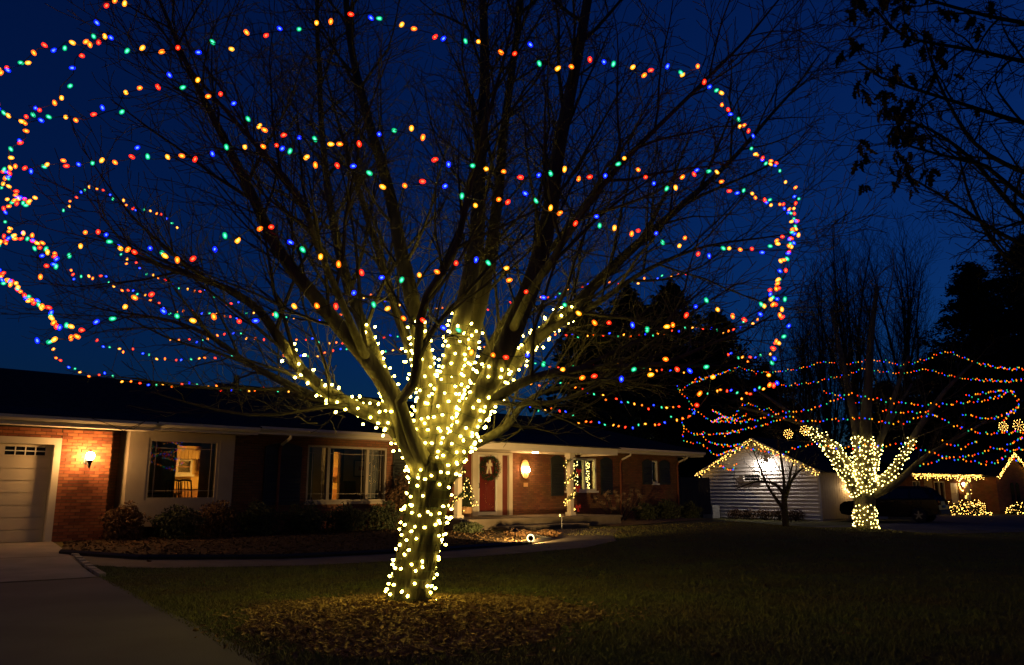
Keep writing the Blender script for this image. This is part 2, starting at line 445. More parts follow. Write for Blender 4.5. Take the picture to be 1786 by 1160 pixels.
# ------------------------------------------------------------------ main house
house = thing('brick_ranch_house', 'long single storey red brick ranch house with dark hip roof and cream eaves', 'house', HO, HANG)
def wall_holes(mb, u0, u1, z0, z1, y0, y1, holes):
    us = sorted({u0, u1, *[h[0] for h in holes], *[h[1] for h in holes]}); zs = sorted({z0, z1, *[h[2] for h in holes], *[h[3] for h in holes]})
    for i in range(len(us) - 1):
        for j in range(len(zs) - 1):
            cu, cz = (us[i]+us[i+1])/2, (zs[j]+zs[j+1])/2
            if any(h[0] < cu < h[1] and h[2] < cz < h[3] for h in holes): continue
            mb.box(us[i], us[i+1], y0, y1, zs[j], zs[j+1])
Z0 = -0.2
WIN2 = (6.9, 9.55, 0.93, 2.48); DOOR = (12.55, 14.72, 0.43, 2.5); WIN3 = (17.45, 19.2, 1.24, 2.44); WIN4 = (22.72, 23.12, 1.55, 2.46)
BAY = (1.97, 4.5); BAYW = (2.40, 4.12, 1.0, 2.44)
mb = MB(); wall_holes(mb, 1.62, 24.55, Z0, 2.72, 0, 0.25, [WIN2, DOOR, WIN3, WIN4, (BAY[0]+.1, BAY[1]-.1, 0.6, 2.6)])
main_wall = mb.build('wall', M_brick, house)
mb = MB(); mb.box(24.3, 24.553, 0.25, 9.0, Z0, 2.72); mb.build('wall', M_brick, house)
mb = MB(); mb.box(-6.4, 24.55, 9.0, 9.25, Z0, 2.72); mb.build('wall', M_brick, house)
mb = MB(); mb.box(-6.4, -6.15, -0.6, 9.0, Z0, 2.72); mb.build('wall', M_brick, house)
# garage front: mortar core with real bricks on its face
GD = (-4.42, 0.42, 0.0, 2.2)
mb = MB(); wall_holes(mb, -6.15, 1.60, Z0, 2.56, -0.585, -0.35, [(-4.55, 0.56, -0.3, 2.33)])
gwall = mb.build('wall', M_mortar, house)
mb = MB(); mb.box(1.36, 1.604, -0.35, 0.0, Z0, 2.56); mb.build('wall', M_brick, house)
bw, bh, bd = 0.194, 0.057, 0.03
brick_me = []
for bmt in (M_brick1, M_brick2, M_brick3):
    for w_ in (bw, bw / 2 - 0.005):
        m_ = MB(); m_.box(-w_/2, w_/2, -bd/2, bd/2, -bh/2, bh/2)
        me = m_.mesh('brick', bmt)
        brick_me.append(me)
def lay_bricks(u0, u1, z0, z1, yf, parent, as_objects):
    row = 0; z = z0; stuff = MB()
    while z + bh < z1:
        u = u0 + (0 if row % 2 == 0 else -0.102)
        while u < u1 - 0.03:
            a, b = max(u, u0), min(u + bw, u1 - 0.004)
            if b - a > 0.05:
                full = (b - a) > 0.15
                mi = random.choices((0, 1, 2), (5, 3, 2))[0]
                c = V(((a + b) / 2, yf - random.uniform(0.0, 0.004), z + bh / 2))
                if as_objects:
                    o = inst('brick', brick_me[mi * 2 + (0 if full else 1)], parent, Matrix.Translation(c) @ Matrix.Diagonal(((b - a) / (bw if full else bw / 2 - 0.005), 1, 1, 1)))
                else:
                    stuff.box(a, b, c.y - bd/2, c.y + bd/2, z, z + bh, mi)
            u += bw + 0.010
        z += bh + 0.011; row += 1
    if not as_objects and stuff.v:
        stuff.build('brickwork', [M_brick1, M_brick2, M_brick3], parent, kind='stuff')
lay_bricks(0.57, 1.60, 0.16, 2.55, -0.597, gwall, True)
lay_bricks(-6.15, -4.55, 0.16, 2.55, -0.597, gwall, False)
lay_bricks(-4.55, 0.57, 2.34, 2.55, -0.597, gwall, False)
# garage door: trim, sections, window lights
mb = MB()
mb.box(0.43, 0.565, -0.62, -0.30, 0.12, 2.34); mb.box(-4.555, -4.42, -0.62, -0.30, 0.12, 2.34); mb.box(-4.42, 0.43, -0.62, -0.30, 2.2, 2.34)
gd_trim = mb.build('door_trim', M_trim, house)
gdoor = MB(); gdoor.box(-4.42, 0.43, -0.24, -0.20, 0.15, 2.2)
gdoor = gdoor.build('garage_door', M_gdoor, house); gdoor.location.y = -0.2
secs = 8; dz = (2.19 - 0.17) / secs
pu = [-4.40 + 0.96 * k for k in range(6)]; pu[-1] = 0.42
for k in range(secs):
    if k == secs - 1: continue
    m_ = MB(); z0 = 0.17 + k * dz
    m_.box(-4.405, 0.42, -0.275, -0.245, z0 + 0.006, z0 + dz - 0.006)
    m_.build('door_panel', M_gdoor, gdoor)
zt0 = 0.17 + (secs - 1) * dz
m_ = MB(); wall_holes(m_, -4.405, 0.42, zt0 + 0.006, 2.185, -0.275, -0.245, [(pu[k] + 0.1 , pu[k] + 0.86, zt0 + 0.03, 2.14) for k in range(5)])
m_.build('door_panel', M_gdoor, gdoor)
for k in range(5):
    a, b = pu[k] + 0.1, pu[k] + 0.86
    m_ = MB(); m_.box(a, b, -0.262, -0.256, zt0 + 0.03, 2.14); wn = m_.build('window_pane', M_carglass, gdoor)
    m_ = MB()
    for q in range(1, 4): m_.box(a + (b - a) * q / 4 - 0.01, a + (b - a) * q / 4 + 0.01, -0.282, -0.263, zt0 + 0.03, 2.14)
    m_.box(a, b, -0.279, -0.264, (zt0 + 2.17) / 2 - 0.01, (zt0 + 2.17) / 2 + 0.01)
    m_.build('muntin', M_white, gdoor)
# box bay window
mb = MB(); b0, b1 = BAY
wall_holes(mb, b0, b1, 0.42, 2.6, -0.6, -0.5, [BAYW])
mb.box(b0, b0 + 0.1, -0.5, 0.1, 0.42, 2.6); mb.box(b1 - 0.1, b1, -0.5, 0.1, 0.42, 2.6)
mb.box(b0 + 0.1, b1 - 0.1, -0.5, 0.1, 0.42, 0.55)
M_taupe = mat('taupe painted boards', (0.30, 0.25, 0.19), (0.26, 0.21, 0.16), 0.7, 2)
bay = mb.build('bay_window', M_taupe, house)
def window(name, W, y, parent, mulls=(), fr=0.06, sill=True, rail=None, mt=None):
    u0, u1, z0, z1 = W; mt = mt or M_white
    m_ = MB()
    m_.box(u0, u0 + fr, y - 0.04, y + 0.08, z0, z1); m_.box(u1 - fr, u1, y - 0.04, y + 0.08, z0, z1)
    m_.box(u0 + fr, u1 - fr, y - 0.04, y + 0.08, z0, z0 + fr); m_.box(u0 + fr, u1 - fr, y - 0.04, y + 0.08, z1 - fr, z1)
    w = m_.build(name, mt, parent)
    edges = [u0 + fr] + list(mulls) + [u1 - fr]
    for c in mulls:
        m_ = MB(); m_.box(c - 0.045, c + 0.045, y - 0.045, y + 0.075, z0 + fr, z1 - fr); m_.build('mullion', mt, w)
    for i in range(len(edges) - 1):
        a, b = edges[i] + (0.045 if i else 0), edges[i+1] - (0.045 if i < len(edges) - 2 else 0)
        m_ = MB(); m_.quad((a, y + 0.02, z0 + fr), (b, y + 0.02, z0 + fr), (b, y + 0.02, z1 - fr), (a, y + 0.02, z1 - fr)); m_.build('pane', M_glass, w)
        if rail:
            m_ = MB()
            m_.box(a, b, y + 0.004, y + 0.016, z0 + fr + 0.15, z0 + fr + 0.163); m_.box(a, b, y + 0.004, y + 0.016, z1 - fr - 0.16, z1 - fr - 0.147)
            m_.box(a + 0.12, a + 0.132, y - 0.010, y + 0.003, z0 + fr, z1 - fr); m_.box(b - 0.132, b - 0.12, y - 0.010, y + 0.003, z0 + fr, z1 - fr)
            m_.build('grille', mt, w)
    if sill:
        m_ = MB(); m_.box(u0 - 0.06, u1 + 0.06, y - 0.10, y + 0.0, z0 - 0.07, z0 - 0.002); m_.build('sill', mt, w)
    return w
window('window', BAYW, -0.55, bay, (), 0.07, False, True, M_taupe)
window('window', WIN2, 0.06, house, (7.58, 8.88), 0.06, True, True, M_taupe)
window('window', WIN3, 0.06, house, (18.55,), 0.07, True)
window('window', WIN4, 0.06, house, (), 0.06, True)
def shutter(u0, u1, z0, z1, y=-0.045):
    w = u1 - u0; m_ = MB()
    prof = [(u0, z0), (u1, z0), (u1, z1 - 0.10)] + [(u0 + w * (1 - t), z1 - 0.10 + 0.10 * math.sin(math.pi * t) ) for t in (0.2, 0.35, 0.5, 0.65, 0.8)] + [(u0, z1 - 0.10)]
    m_.prism(prof, 'y', y, y + 0.045)
    s = m_.build('shutter', M_shutter, house)
    n = int((z1 - z0 - 0.3) / 0.09)
    m_ = MB()
    for k in range(n):
        zc = z0 + 0.12 + k * 0.09
        m_.obox(((u0 + u1) / 2, y - 0.012, zc), (w / 2 - 0.06, 0, 0), (0, 0.012, 0.02), (0, 0.004, -0.004))
    m_.build('louvre_slats', M_shutter, s, kind='stuff')
shutter(16.66, 17.32, 1.06, 2.5); shutter(19.42, 20.1, 1.1, 2.5); shutter(22.05, 22.66, 1.5, 2.5); shutter(23.18, 23.9, 1.5, 2.5)
shutter(5.62, 6.7, 0.85, 2.5); shutter(9.75, 10.5, 0.85, 2.5)
# entrance: casing, red storm door, side lights
mb = MB()
for (a, b) in ((12.92, 13.14), (14.02, 14.24), (14.56, 14.72)): mb.box(a, b, -0.05, 0.12, 0.43, 2.42)
mb.box(12.92, 14.72, -0.052, 0.12, 2.42, 2.5)
casing = mb.build('door_casing', M_trim, house)
mb = MB(); mb.box(12.55, 12.92, 0.03, 0.10, 0.43, 2.5); mb.build('side_panel', M_redpanel, house)
mb = MB(); mb.box(14.24, 14.56, 0.05, 0.10, 0.43, 2.42); mb.build('side_panel', M_redpanel, house)
mb = MB(); mb.box(13.145, 14.015, 0.06, 0.11, 0.45, 2.41); fdoor = mb.build('front_door', M_reddoor, house)
for (a, b, c, d) in ((13.24, 13.55, 0.6, 1.25), (13.62, 13.93, 0.6, 1.25), (13.24, 13.55, 1.4, 2.3), (13.62, 13.93, 1.4, 2.3)):
    m_ = MB(); m_.box(a, b, 0.045, 0.059, c, d); m_.build('raised_panel', M_reddoor, fdoor)
mb = MB(); mb.box(13.145, 13.215, -0.045, 0.0, 0.45, 2.41); mb.box(13.945, 14.015, -0.045, 0.0, 0.45, 2.41); mb.box(13.215, 13.945, -0.045, 0.0, 0.45, 0.56); mb.box(13.215, 13.945, -0.045, 0.0, 2.34, 2.41)
mb.build('storm_door_frame', M_white, fdoor)
mb = MB(); mb.quad((13.215, -0.02, 0.56), (13.945, -0.02, 0.56), (13.945, -0.02, 2.34), (13.215, -0.02, 2.34)); mb.build('storm_pane', M_glass2, fdoor)
mb = MB(); mb.tube([V((13.17, -0.046, 1.32)), V((13.17, -0.09, 1.34)), V((13.17, -0.09, 1.46)), V((13.17, -0.046, 1.48))], [0.01] * 4, 6); mb.build('handle', M_black, fdoor)
# eaves: fascia boards and soffits
def eave(u0, u1, v, zb, zt, wall_v):
    m_ = MB(); m_.box(u0, u1, -v, -v + 0.03, zb, zt); f = m_.build('fascia', M_trim, house)
    m_ = MB(); m_.box(u0 + 0.002, u1 - 0.002, -v + 0.03, -wall_v + 0.02, zb + 0.02, zb + 0.035); m_.build('soffit', M_trim, house)
    m_ = MB(); m_.prism([(-v - 0.11, zt - 0.01), (-v - 0.11, zt - 0.07), (-v - 0.07, zt - 0.12), (-v - 0.003, zt - 0.12), (-v - 0.003, zt - 0.01)], 'x', u0, u1); m_.build('gutter', M_trim, f)
eave(-6.9, 2.28, 1.2, 2.555, 2.76, 0.58)
eave(2.283, 4.9, 1.0, 2.60, 2.79, 0.0)
eave(4.903, 10.48, 0.66, 2.665, 2.86, 0.0)
eave(17.62, 25.55, 0.66, 2.665, 2.86, 0.0)
mb = MB(); mb.box(25.52, 25.55, -0.63, 9.9, 2.665, 2.86); mb.build('fascia', M_trim, house)
mb = MB(); mb.box(24.56, 25.52, -0.6, 9.9, 2.685, 2.70); mb.build('soffit', M_trim, house)
# porch roof, post, slab, step
mb = MB(); mb.box(10.48, 17.62, -2.3, -2.25, 2.45, 2.66); mb.box(17.575, 17.62, -2.25, -0.63, 2.45, 2.66); mb.box(10.48, 10.525, -2.25, -0.63, 2.45, 2.66)
mb.build('fascia', M_trim, house)
mb = MB(); mb.box(10.525, 17.575, -2.25, 0.02, 2.52, 2.54); mb.build('porch_ceiling', M_trim, house)
mb = MB(); mb.prism([(-2.4, 2.66), (-2.4, 2.69), (-0.3, 3.18), (-0.3, 3.12)], 'x', 10.4, 17.7); mb.build('porch_roof', M_shingle, house)
mb = MB(); mb.box(15.37, 15.53, -2.1, -1.94, 0.43, 2.45); mb.box(15.33, 15.57, -2.14, -1.90, 0.43, 0.55); mb.box(15.33, 15.57, -2.14, -1.90, 2.33, 2.45)
mb.build('porch_post', M_trim, house)
mb = MB(); mb.box(10.55, 10.71, -2.1, -1.94, 0.43, 2.45); mb.box(10.51, 10.75, -2.14, -1.90, 0.43, 0.55); mb.build('porch_post', M_trim, house)
mb = MB(); mb.box(10.4, 17.5, -2.45, -0.003, -0.1, 0.43); mb.box(10.35, 17.55, -2.5, -0.003, 0.36, 0.432); porch = mb.build('porch_slab', M_walk, house)
mb = MB(); mb.box(11.6, 15.0, -3.15, -2.45, -0.1, 0.23); mb.box(11.57, 15.03, -3.18, -2.453, 0.17, 0.235); mb.build('step', M_walk, house)
# roof
def slab(pts, th=0.05):
    m_ = MB(); n = len(pts); lo = [(p[0], p[1], p[2] - th) for p in pts]
    m_.poly(pts); m_.poly(list(reversed(lo)))
    for i in range(n):
        j = (i + 1) % n; m_.quad(pts[i], lo[i], lo[j], pts[j])
    return m_
rz = 4.42; ry = 4.5
rf = slab([(-7.0, -0.72, 2.87), (25.65, -0.72, 2.87), (21.2, ry, rz), (-3.0, ry, rz)]).build('roof', M_shingle, house)
slab([(25.65, 9.95, 2.87), (-7.0, 9.95, 2.87), (-3.0, ry + .01, rz), (21.2, ry + .01, rz)]).build('roof_slope', M_shingle, rf)
slab([(25.66, -0.72, 2.87), (25.66, 9.95, 2.87), (21.21, ry, rz)]).build('roof_slope', M_shingle, rf)
slab([(-7.01, 9.95, 2.87), (-7.01, -0.72, 2.87), (-3.01, ry, rz)]).build('roof_slope', M_shingle, rf)
slab([(-7.0, -1.3, 2.765), (2.33, -1.3, 2.765), (2.33, -0.4, 3.0), (-7.0, -0.4, 3.0)], 0.03).build('roof_slope', M_shingle, rf)
slab([(2.335, -1.1, 2.795), (4.95, -1.1, 2.795), (4.95, -0.4, 3.0), (2.335, -0.4, 3.0)], 0.03).build('roof_slope', M_shingle, rf)
slab([(6.4, ry - 1.4, rz - 0.42), (14.5, ry - 1.4, rz - 0.42), (14.2, ry + 0.6, rz + 0.24), (6.4, ry + 0.6, rz + 0.24)], 0.3).build('roof_slope', M_shingle, rf)
mb = MB(); mb.tube([V((6.7, ry - 0.2, rz)), V((6.7, ry - 0.2, rz + 0.42))], [0.09, 0.09], 10); mb.build('vent_pipe', M_black, rf)
# shingle courses, proud by a few millimetres
m_ = MB(); slope = V((0, ry + 0.72, rz - 2.87)); sl = slope.length; sd = slope.normalized(); nrm = V((0, -sd.z, sd.y))
k = 0
while k * 0.16 < sl - 0.2:
    p = V((0, -0.72, 2.87)) + sd * (k * 0.16)
    f = k * 0.16 / sl
    a, b = -7.0 + 4.0 * f + 0.05, 25.65 - 4.45 * f - 0.05
    m_.obox(((a + b) / 2, p.y + sd.y * 0.08, p.z + sd.z * 0.08 + 0.006), ((b - a) / 2, 0, 0), sd * 0.08 + nrm * -0.003, nrm * 0.004)
    k += 1
m_.build('shingle_courses', M_shingle, rf, kind='stuff')
# downspouts
for (u, zt) in ((6.05, 2.66), (20.6, 2.66), (24.45, 2.66)):
    v = 0.6
    m_ = MB(); m_.tube([V((u, -v, zt + 0.06)), V((u, -v + 0.05, zt - 0.06)), V((u - 0.03, -0.16, zt - 0.22))], [0.04] * 3, 8)
    ds = m_.build('downspout', M_trim, house)
    m_ = MB(); m_.tube([V((u - 0.03, -0.16, zt - 0.22)), V((u - 0.03, -0.07, zt - 0.36)), V((u - 0.03, -0.06, 0.15))], [0.04] * 3, 8); m_.build('pipe', M_brick2, ds)

# ---- rooms behind the glass
def hw(px, py, v):   # pixel -> (u, z) on the vertical plane v of the house
    d = ray(px, py); t = (HO + HN * v - EYE).dot(HN) / d.dot(HN); p = EYE + d * t
    return (p - HO).dot(HU), p.z
mb = MB(); mb.box(1.65, 24.3, 0.26, 8.9, 0.38, 0.43); mb.build('room_floor', M_floor, house)
mb = MB(); mb.box(1.65, 24.3, 0.26, 8.9, 2.74, 2.78); mb.build('room_ceiling', M_roomdark, house)
ka, kz = hw(309, 777, -3.8); kb, _ = hw(356, 777, -3.8)
kc, kz2 = hw(581, 788, -3.8); kd, _ = hw(594, 788, -3.8)
mb = MB(); wall_holes(mb, 1.65, 5.6, 0.43, 2.74, 3.8, 3.9, [(ka, kb, 0.43, kz)]); mb.build('room_wall', M_roomdark, house)
mb = MB(); wall_holes(mb, 5.6, 12.2, 0.43, 2.74, 3.8, 3.9, [(kc, kd, 0.43, kz2)]); mb.build('room_wall', M_roomtan, house)
for (a, b, t) in ((ka, kb, kz), (kc, kd, kz2)):
    m_ = MB(); m_.box(a - 0.09, a - 0.002, 3.76, 3.93, 0.43, t + 0.09); m_.box(b + 0.002, b + 0.12, 3.76, 3.93, 0.43, t + 0.09); m_.box(a - 0.002, b + 0.002, 3.76, 3.93, t + 0.002, t + 0.09)
    m_.build('doorway_trim', M_darkwood, house)
for u in (5.5, 12.1): MB().box(u, u + 0.1, 0.26, 3.79, 0.43, 2.74).build('room_wall', M_roomdark, house)
for (a, b) in ((12.2, 12.3), (16.4, 16.5), (20.9, 21.0)): MB().box(a, b, 0.26, 8.9, 0.43, 2.74).build('room_wall', M_roomdark, house)
# kitchen: back wall, cabinets, window, lamp
MB().box(1.65, 12.2, 6.9, 7.0, 0.43, 2.74).build('kitchen_wall', M_kitchen, house)
MB().box(1.65, 12.2, 3.91, 6.89, 2.725, 2.738).build('kitchen_ceiling', M_kitchen, house)
kw0, kwz1 = hw(307, 800, -6.85); kw1, kwz0 = hw(333, 828, -6.85)
window('kitchen_window', (kw0, kw1, kwz0, kwz1), 6.82, house, (), 0.07, True)
MB().box(kw0 + 0.07, kw1 - 0.07, 6.86, 6.895, kwz0 + 0.07, kwz1 - 0.07).build('window_night', M_carglass, house)
MB().box(kw0 + 0.07, kw1 - 0.07, 6.80, 6.835, (kwz0 + kwz1) / 2 - 0.02, (kwz0 + kwz1) / 2 + 0.02).build('meeting_rail', M_oak, house)
cu0, _ = hw(336, 800, -6.5); 
MB().box(cu0 + 0.35, cu0 + 1.6, 6.45, 6.88, 1.9, 2.7).build('wall_cabinet', M_oak, house)
MB().box(kw0 - 1.2, cu0 + 2.0, 6.3, 6.88, 0.43, 1.30).build('base_cabinet', M_oak, house)
MB().box(kw0 - 1.2, cu0 + 2.0, 6.25, 6.895, 1.302, 1.34).build('counter', M_kitchen, house)
vl = MB()
for k in range(14):
    a = kw0 - 0.5 + k * 0.12
    vl.prism([(a, 2.55), (a + 0.115, 2.55), (a + 0.115, 2.30), (a + 0.058, 2.24), (a, 2.30)], 'y', 6.70, 6.72)
vl.build('valance', M_kitchen, house)
cab2, _ = hw(587, 800, -6.5)
MB().box(cab2 - 1.5, cab2 + 1.8, 6.45, 6.88, 1.75, 2.1).build('wall_cabinet', M_oak, house)
MB().box(cab2 - 1.5, cab2 + 1.8, 6.3, 6.88, 0.43, 1.3).build('base_cabinet', M_oak, house)
for (u, y) in ((kb + 1.5, 4.7), (kd + 1.6, 4.7), (8.0, 0.9)):
    kl = thing('ceiling_lamp', 'round kitchen ceiling lamp lighting the doorway behind the %s window' % ('bay' if u < kc else 'three-part'), 'lamp', HP(u, -y, 2.72))
    MB().lathe([(0.16, 0.0), (0.16, -0.02)], sides=16).build('base_plate', M_white, kl)
    if y < 1: tag(kl, 'dim fill lamp added unseen to brighten the tan room behind the three-part window', 'lamp')  # unseen lamp, added only to brighten the tan room
    MB().lathe([(0.15, -0.021), (0.19, -0.05), (0.15, -0.10), (0.05, -0.12)], sides=16).build('shade', E_kitch if y > 1 else emit('dim fill lamp', (1.0, 0.6, 0.18), 16), kl, smooth=True)
# picture on the tan wall
pa, pz1 = hw(617, 802, -3.76); pb, pz0 = hw(642, 832, -3.76)
pic = thing('framed_picture', 'framed print with wide pale mount on tan wall behind three-part window', 'picture', HP((pa + pb) / 2, -3.76, (pz0 + pz1) / 2), HANG)
w2, h2 = (pb - pa) / 2, (pz1 - pz0) / 2
m_ = MB(); wall_holes(m_, -w2, w2, -h2, h2, -0.03, 0.0, [(-w2 + 0.035, w2 - 0.035, -h2 + 0.035, h2 - 0.035)]); m_.build('frame', M_darkwood, pic)
MB().box(-w2 + 0.036, w2 - 0.036, -0.012, -0.004, -h2 + 0.036, h2 - 0.036).build('mount', M_cream, pic)
MB().box(-w2 + 0.2, w2 - 0.1, -0.018, -0.013, -h2 + 0.22, h2 - 0.22).build('print', M_picture, pic)
# curtains in the side lights
for (a, b, nm) in ((6.98, 7.22, 'left'), (8.95, 9.4, 'right')):
    m_ = MB(); n = 16
    ptsc = [(a + (b - a) * i / n, 0.24 + 0.025 * math.sin(i * 1.9)) for i in range(n + 1)]
    for i in range(n): m_.quad((ptsc[i][0], ptsc[i][1], 0.9), (ptsc[i+1][0], ptsc[i+1][1], 0.9), (ptsc[i+1][0], ptsc[i+1][1], 2.5), (ptsc[i][0], ptsc[i][1], 2.5))
    m_.build('curtain', M_curtain, house)
# dining chairs and table in the bay room
def chair(u, v, rz_, label):
    c = thing('dining_chair', label, 'chair', HP(u, v, 0.431), HANG + rz_, 'dining chairs in the bay room')
    MB().box(-0.22, 0.22, -0.21, 0.21, 0.43, 0.47).build('seat', M_darkwood, c)
    for (x, y) in ((-0.19, -0.18), (0.19, -0.18)):
        MB().tube([V((x, y, 0)), V((x, y, 0.43))], [0.016, 0.024], 6).build('leg', M_darkwood, c)
    for x in (-0.19, 0.19):
        MB().tube([V((x, 0.22, 0)), V((x, 0.19, 0.45)), V((x, 0.23, 0.8)), V((x * 0.97, 0.29, 1.05))], [0.018, 0.024, 0.02, 0.018], 6).build('leg', M_darkwood, c)
    MB().tube([V((-0.2, 0.29, 1.05)), V((-0.1, 0.30, 1.08)), V((0.1, 0.30, 1.08)), V((0.2, 0.29, 1.05))], [0.025] * 4, 6).build('top_rail', M_darkwood, c)
    for x in (-0.08, 0.0, 0.08):
        MB().tube([V((x, 0.2, 0.47)), V((x * 1.2, 0.24, 0.78)), V((x, 0.29, 1.05))], [0.012] * 3, 5).build('slat', M_darkwood, c)
c1, _ = hw(312, 850, -2.3); c2, _ = hw(326, 850, -2.3)
chair(c1, -2.5, 2.5, 'dark wooden dining chair silhouetted in lit doorway, beside the table'); chair(c2 + 0.05, -2.2, 2.2, 'dark wooden dining chair silhouetted in lit doorway, nearer its right jamb')
tb = thing('dining_table', 'dark dining table in the unlit room behind the bay window', 'table', HP(c1 - 1.1, -1.9, 0.431), HANG)
MB().box(-0.8, 0.8, -0.5, 0.5, 0.70, 0.745).build('table_top', M_darkwood, tb)
for (x, y) in ((-0.7, -0.4), (0.7, -0.4), (-0.7, 0.4), (0.7, 0.4)): MB().tube([V((x, y, 0)), V((x, y, 0.70))], [0.025, 0.035], 6).build('leg', M_darkwood, tb)
ac, _ = hw(626, 850, -2.6)
am = thing('armchair', 'dark armchair behind the three-part window under the picture', 'chair', HP(ac, -2.7, 0.431), HANG + 0.4)
MB().box(-0.35, 0.35, -0.32, 0.32, 0.12, 0.45).build('seat', M_darkwood, am)
MB().prism([(0.22, 0.451), (0.34, 0.451), (0.42, 1.1), (0.30, 1.12)], 'x', -0.33, 0.33).build('backrest', M_darkwood, am)
for x in (-0.40, 0.31): MB().box(x, x + 0.09, -0.3, 0.3, 0.12, 0.64).build('armrest', M_darkwood, am)
for (x, y) in ((-0.3, -0.27), (0.3, -0.27), (-0.3, 0.27), (0.3, 0.27)): MB().box(x - 0.03, x + 0.03, y - 0.03, y + 0.03, 0, 0.12).build('leg', M_darkwood, am)

# ------------------------------------------------------------------ bulbs
def bulb_geo(r, l, sides=8):
    prof = [(r * 0.55, -l * 0.5), (r * 0.95, -l * 0.28), (r, 0.0), (r * 0.85, l * 0.25), (r * 0.5, l * 0.43), (r * 0.12, l * 0.5)]
    m_ = MB(); m_.lathe(prof, sides=sides); return m_
def mini_geo(r):   # octahedron-like blob for far bulbs
    vv = [(0, 0, r * 1.3), (0, 0, -r * 1.3)] + [(r * math.cos(k * math.pi / 2), r * math.sin(k * math.pi / 2), 0) for k in range(4)]
    ff = [(0, 2 + k, 2 + (k + 1) % 4) for k in range(4)] + [(1, 2 + (k + 1) % 4, 2 + k) for k in range(4)]
    return vv, ff
def lens_mat(name, col):
    m = emit(name, col, 1.0); n = m.node_tree
    e = n.nodes['Emission']; o = n.nodes['Material Output']
    t = n.nodes.new('ShaderNodeBsdfTransparent'); mx = n.nodes.new('ShaderNodeMixShader'); mx.inputs[0].default_value = 0.62
    n.links.new(t.outputs[0], mx.inputs[1]); n.links.new(e.outputs[0], mx.inputs[2]); n.links.new(mx.outputs[0], o.inputs[0])
    return m
LENS = [lens_mat('blue lens', (0.008, 0.03, 3.0)), lens_mat('green lens', (0.005, 0.75, 0.26)), lens_mat('yellow lens', (3.0, 0.75, 0.01)), lens_mat('orange lens', (3.0, 0.32, 0.006)), lens_mat('red lens', (2.8, 0.035, 0.006))]
CORE = [emit('blue led', (0.6, 1.4, 14.0), 1), emit('green led', (0.7, 4.5, 2.6), 1), emit('yellow led', (9.0, 5.0, 0.9), 1), emit('orange led', (9.0, 2.6, 0.25), 1), emit('red led', (9.0, 0.9, 0.3), 1)]
ME_col = []
for k in range(5):
    g_ = bulb_geo(0.0130, 0.037, 8); c_ = bulb_geo(0.0062, 0.020, 6); nv_ = len(g_.v)
    g_.v += c_.v; g_.f += [tuple(i + nv_ for i in f) for f in c_.f]; g_.m += [1] * len(c_.f)
    ME_col.append(g_.mesh('bulb', [LENS[k], CORE[k]], True))
ME_warm = bulb_geo(0.0122, 0.030, 6).mesh('bulb', E_warm, True)
def rand_rot():
    return Quaternion((random.gauss(0, 1), random.gauss(0, 1), random.gauss(0, 1), random.gauss(0, 1))).normalized().to_matrix().to_4x4()
def catmull(pts, step):
    P = [pts[0] * 2 - pts[1]] + list(pts) + [pts[-1] * 2 - pts[-2]]
    out = []
    for i in range(1, len(P) - 2):
        n = max(1, int((P[i+1] - P[i]).length / step))
        for k in range(n):
            t = k / n; a, b, c, d = P[i-1], P[i], P[i+1], P[i+2]
            out.append(0.5 * ((2 * b) + (c - a) * t + (2 * a - 5 * b + 4 * c - d) * t * t + (3 * b - a - 3 * c + d) * t ** 3))
    out.append(V(pts[-1])); return out
def along(pts, spacing):
    out = []; acc = spacing * 0.5; i = 0
    for i in range(len(pts) - 1):
        seg = pts[i+1] - pts[i]; L = seg.length; 
        while acc <= L and L > 0:
            out.append(pts[i] + seg * (acc / L)); acc += spacing
        acc -= L
    return out
def drape(px_list, centre, R, side):
    """points of a strand lying on the outside of the crown, a rough cylinder round the trunk"""
    out = []
    for i, (x, y) in enumerate(px_list):
        d = ray(x, y); o = EYE - V((centre.x, centre.y, 0))
        a = d.x ** 2 + d.y ** 2; b = 2 * (o.x * d.x + o.y * d.y)
        RR = R * (1 + 0.05 * math.sin(x * 0.006 + y * 0.011))
        c = o.x ** 2 + o.y ** 2 - RR * RR
        disc = b * b - 4 * a * c
        if disc <= 0: t = -b / (2 * a)
        else: t = (-b - math.sqrt(disc)) / (2 * a) if side == 'f' else (-b + math.sqrt(disc)) / (2 * a)
        out.append(EYE + d * t)
    return out
col_phase = 0
def colour_string(px, side, label, centre, R, spacing, group, far=False):
    global col_phase
    pts = drape(px, centre, R, side)
    path = catmull(pts, 0.08 if not far else 0.2)
    root = thing('light_string', label, 'string lights', path[0], 0, group)
    o0 = path[0]
    loc = [p - o0 for p in path]
    MB().tube(loc, [0.003 if not far else 0.004] * len(loc), 3, cap=False).build('wire', M_wire, root)
    bs = along(loc, spacing)
    if far:
        vv, ff = mini_geo(0.022); m_ = MB()
        for k, p in enumerate(bs):
            m_.add(vv, ff, Matrix.Translation(p + V((random.gauss(0, .02), random.gauss(0, .02), random.gauss(0, .025)))), (k + col_phase) % 5)
        m_.build('bulbs', E_col, root, kind='stuff')
    else:
        for k, p in enumerate(bs):
            j = V((random.gauss(0, .014), random.gauss(0, .014), random.gauss(0, .018)))
            inst('bulb', ME_col[(k + col_phase) % 5], root, Matrix.Translation(p + j) @ rand_rot())
    col_phase += 2
    return root
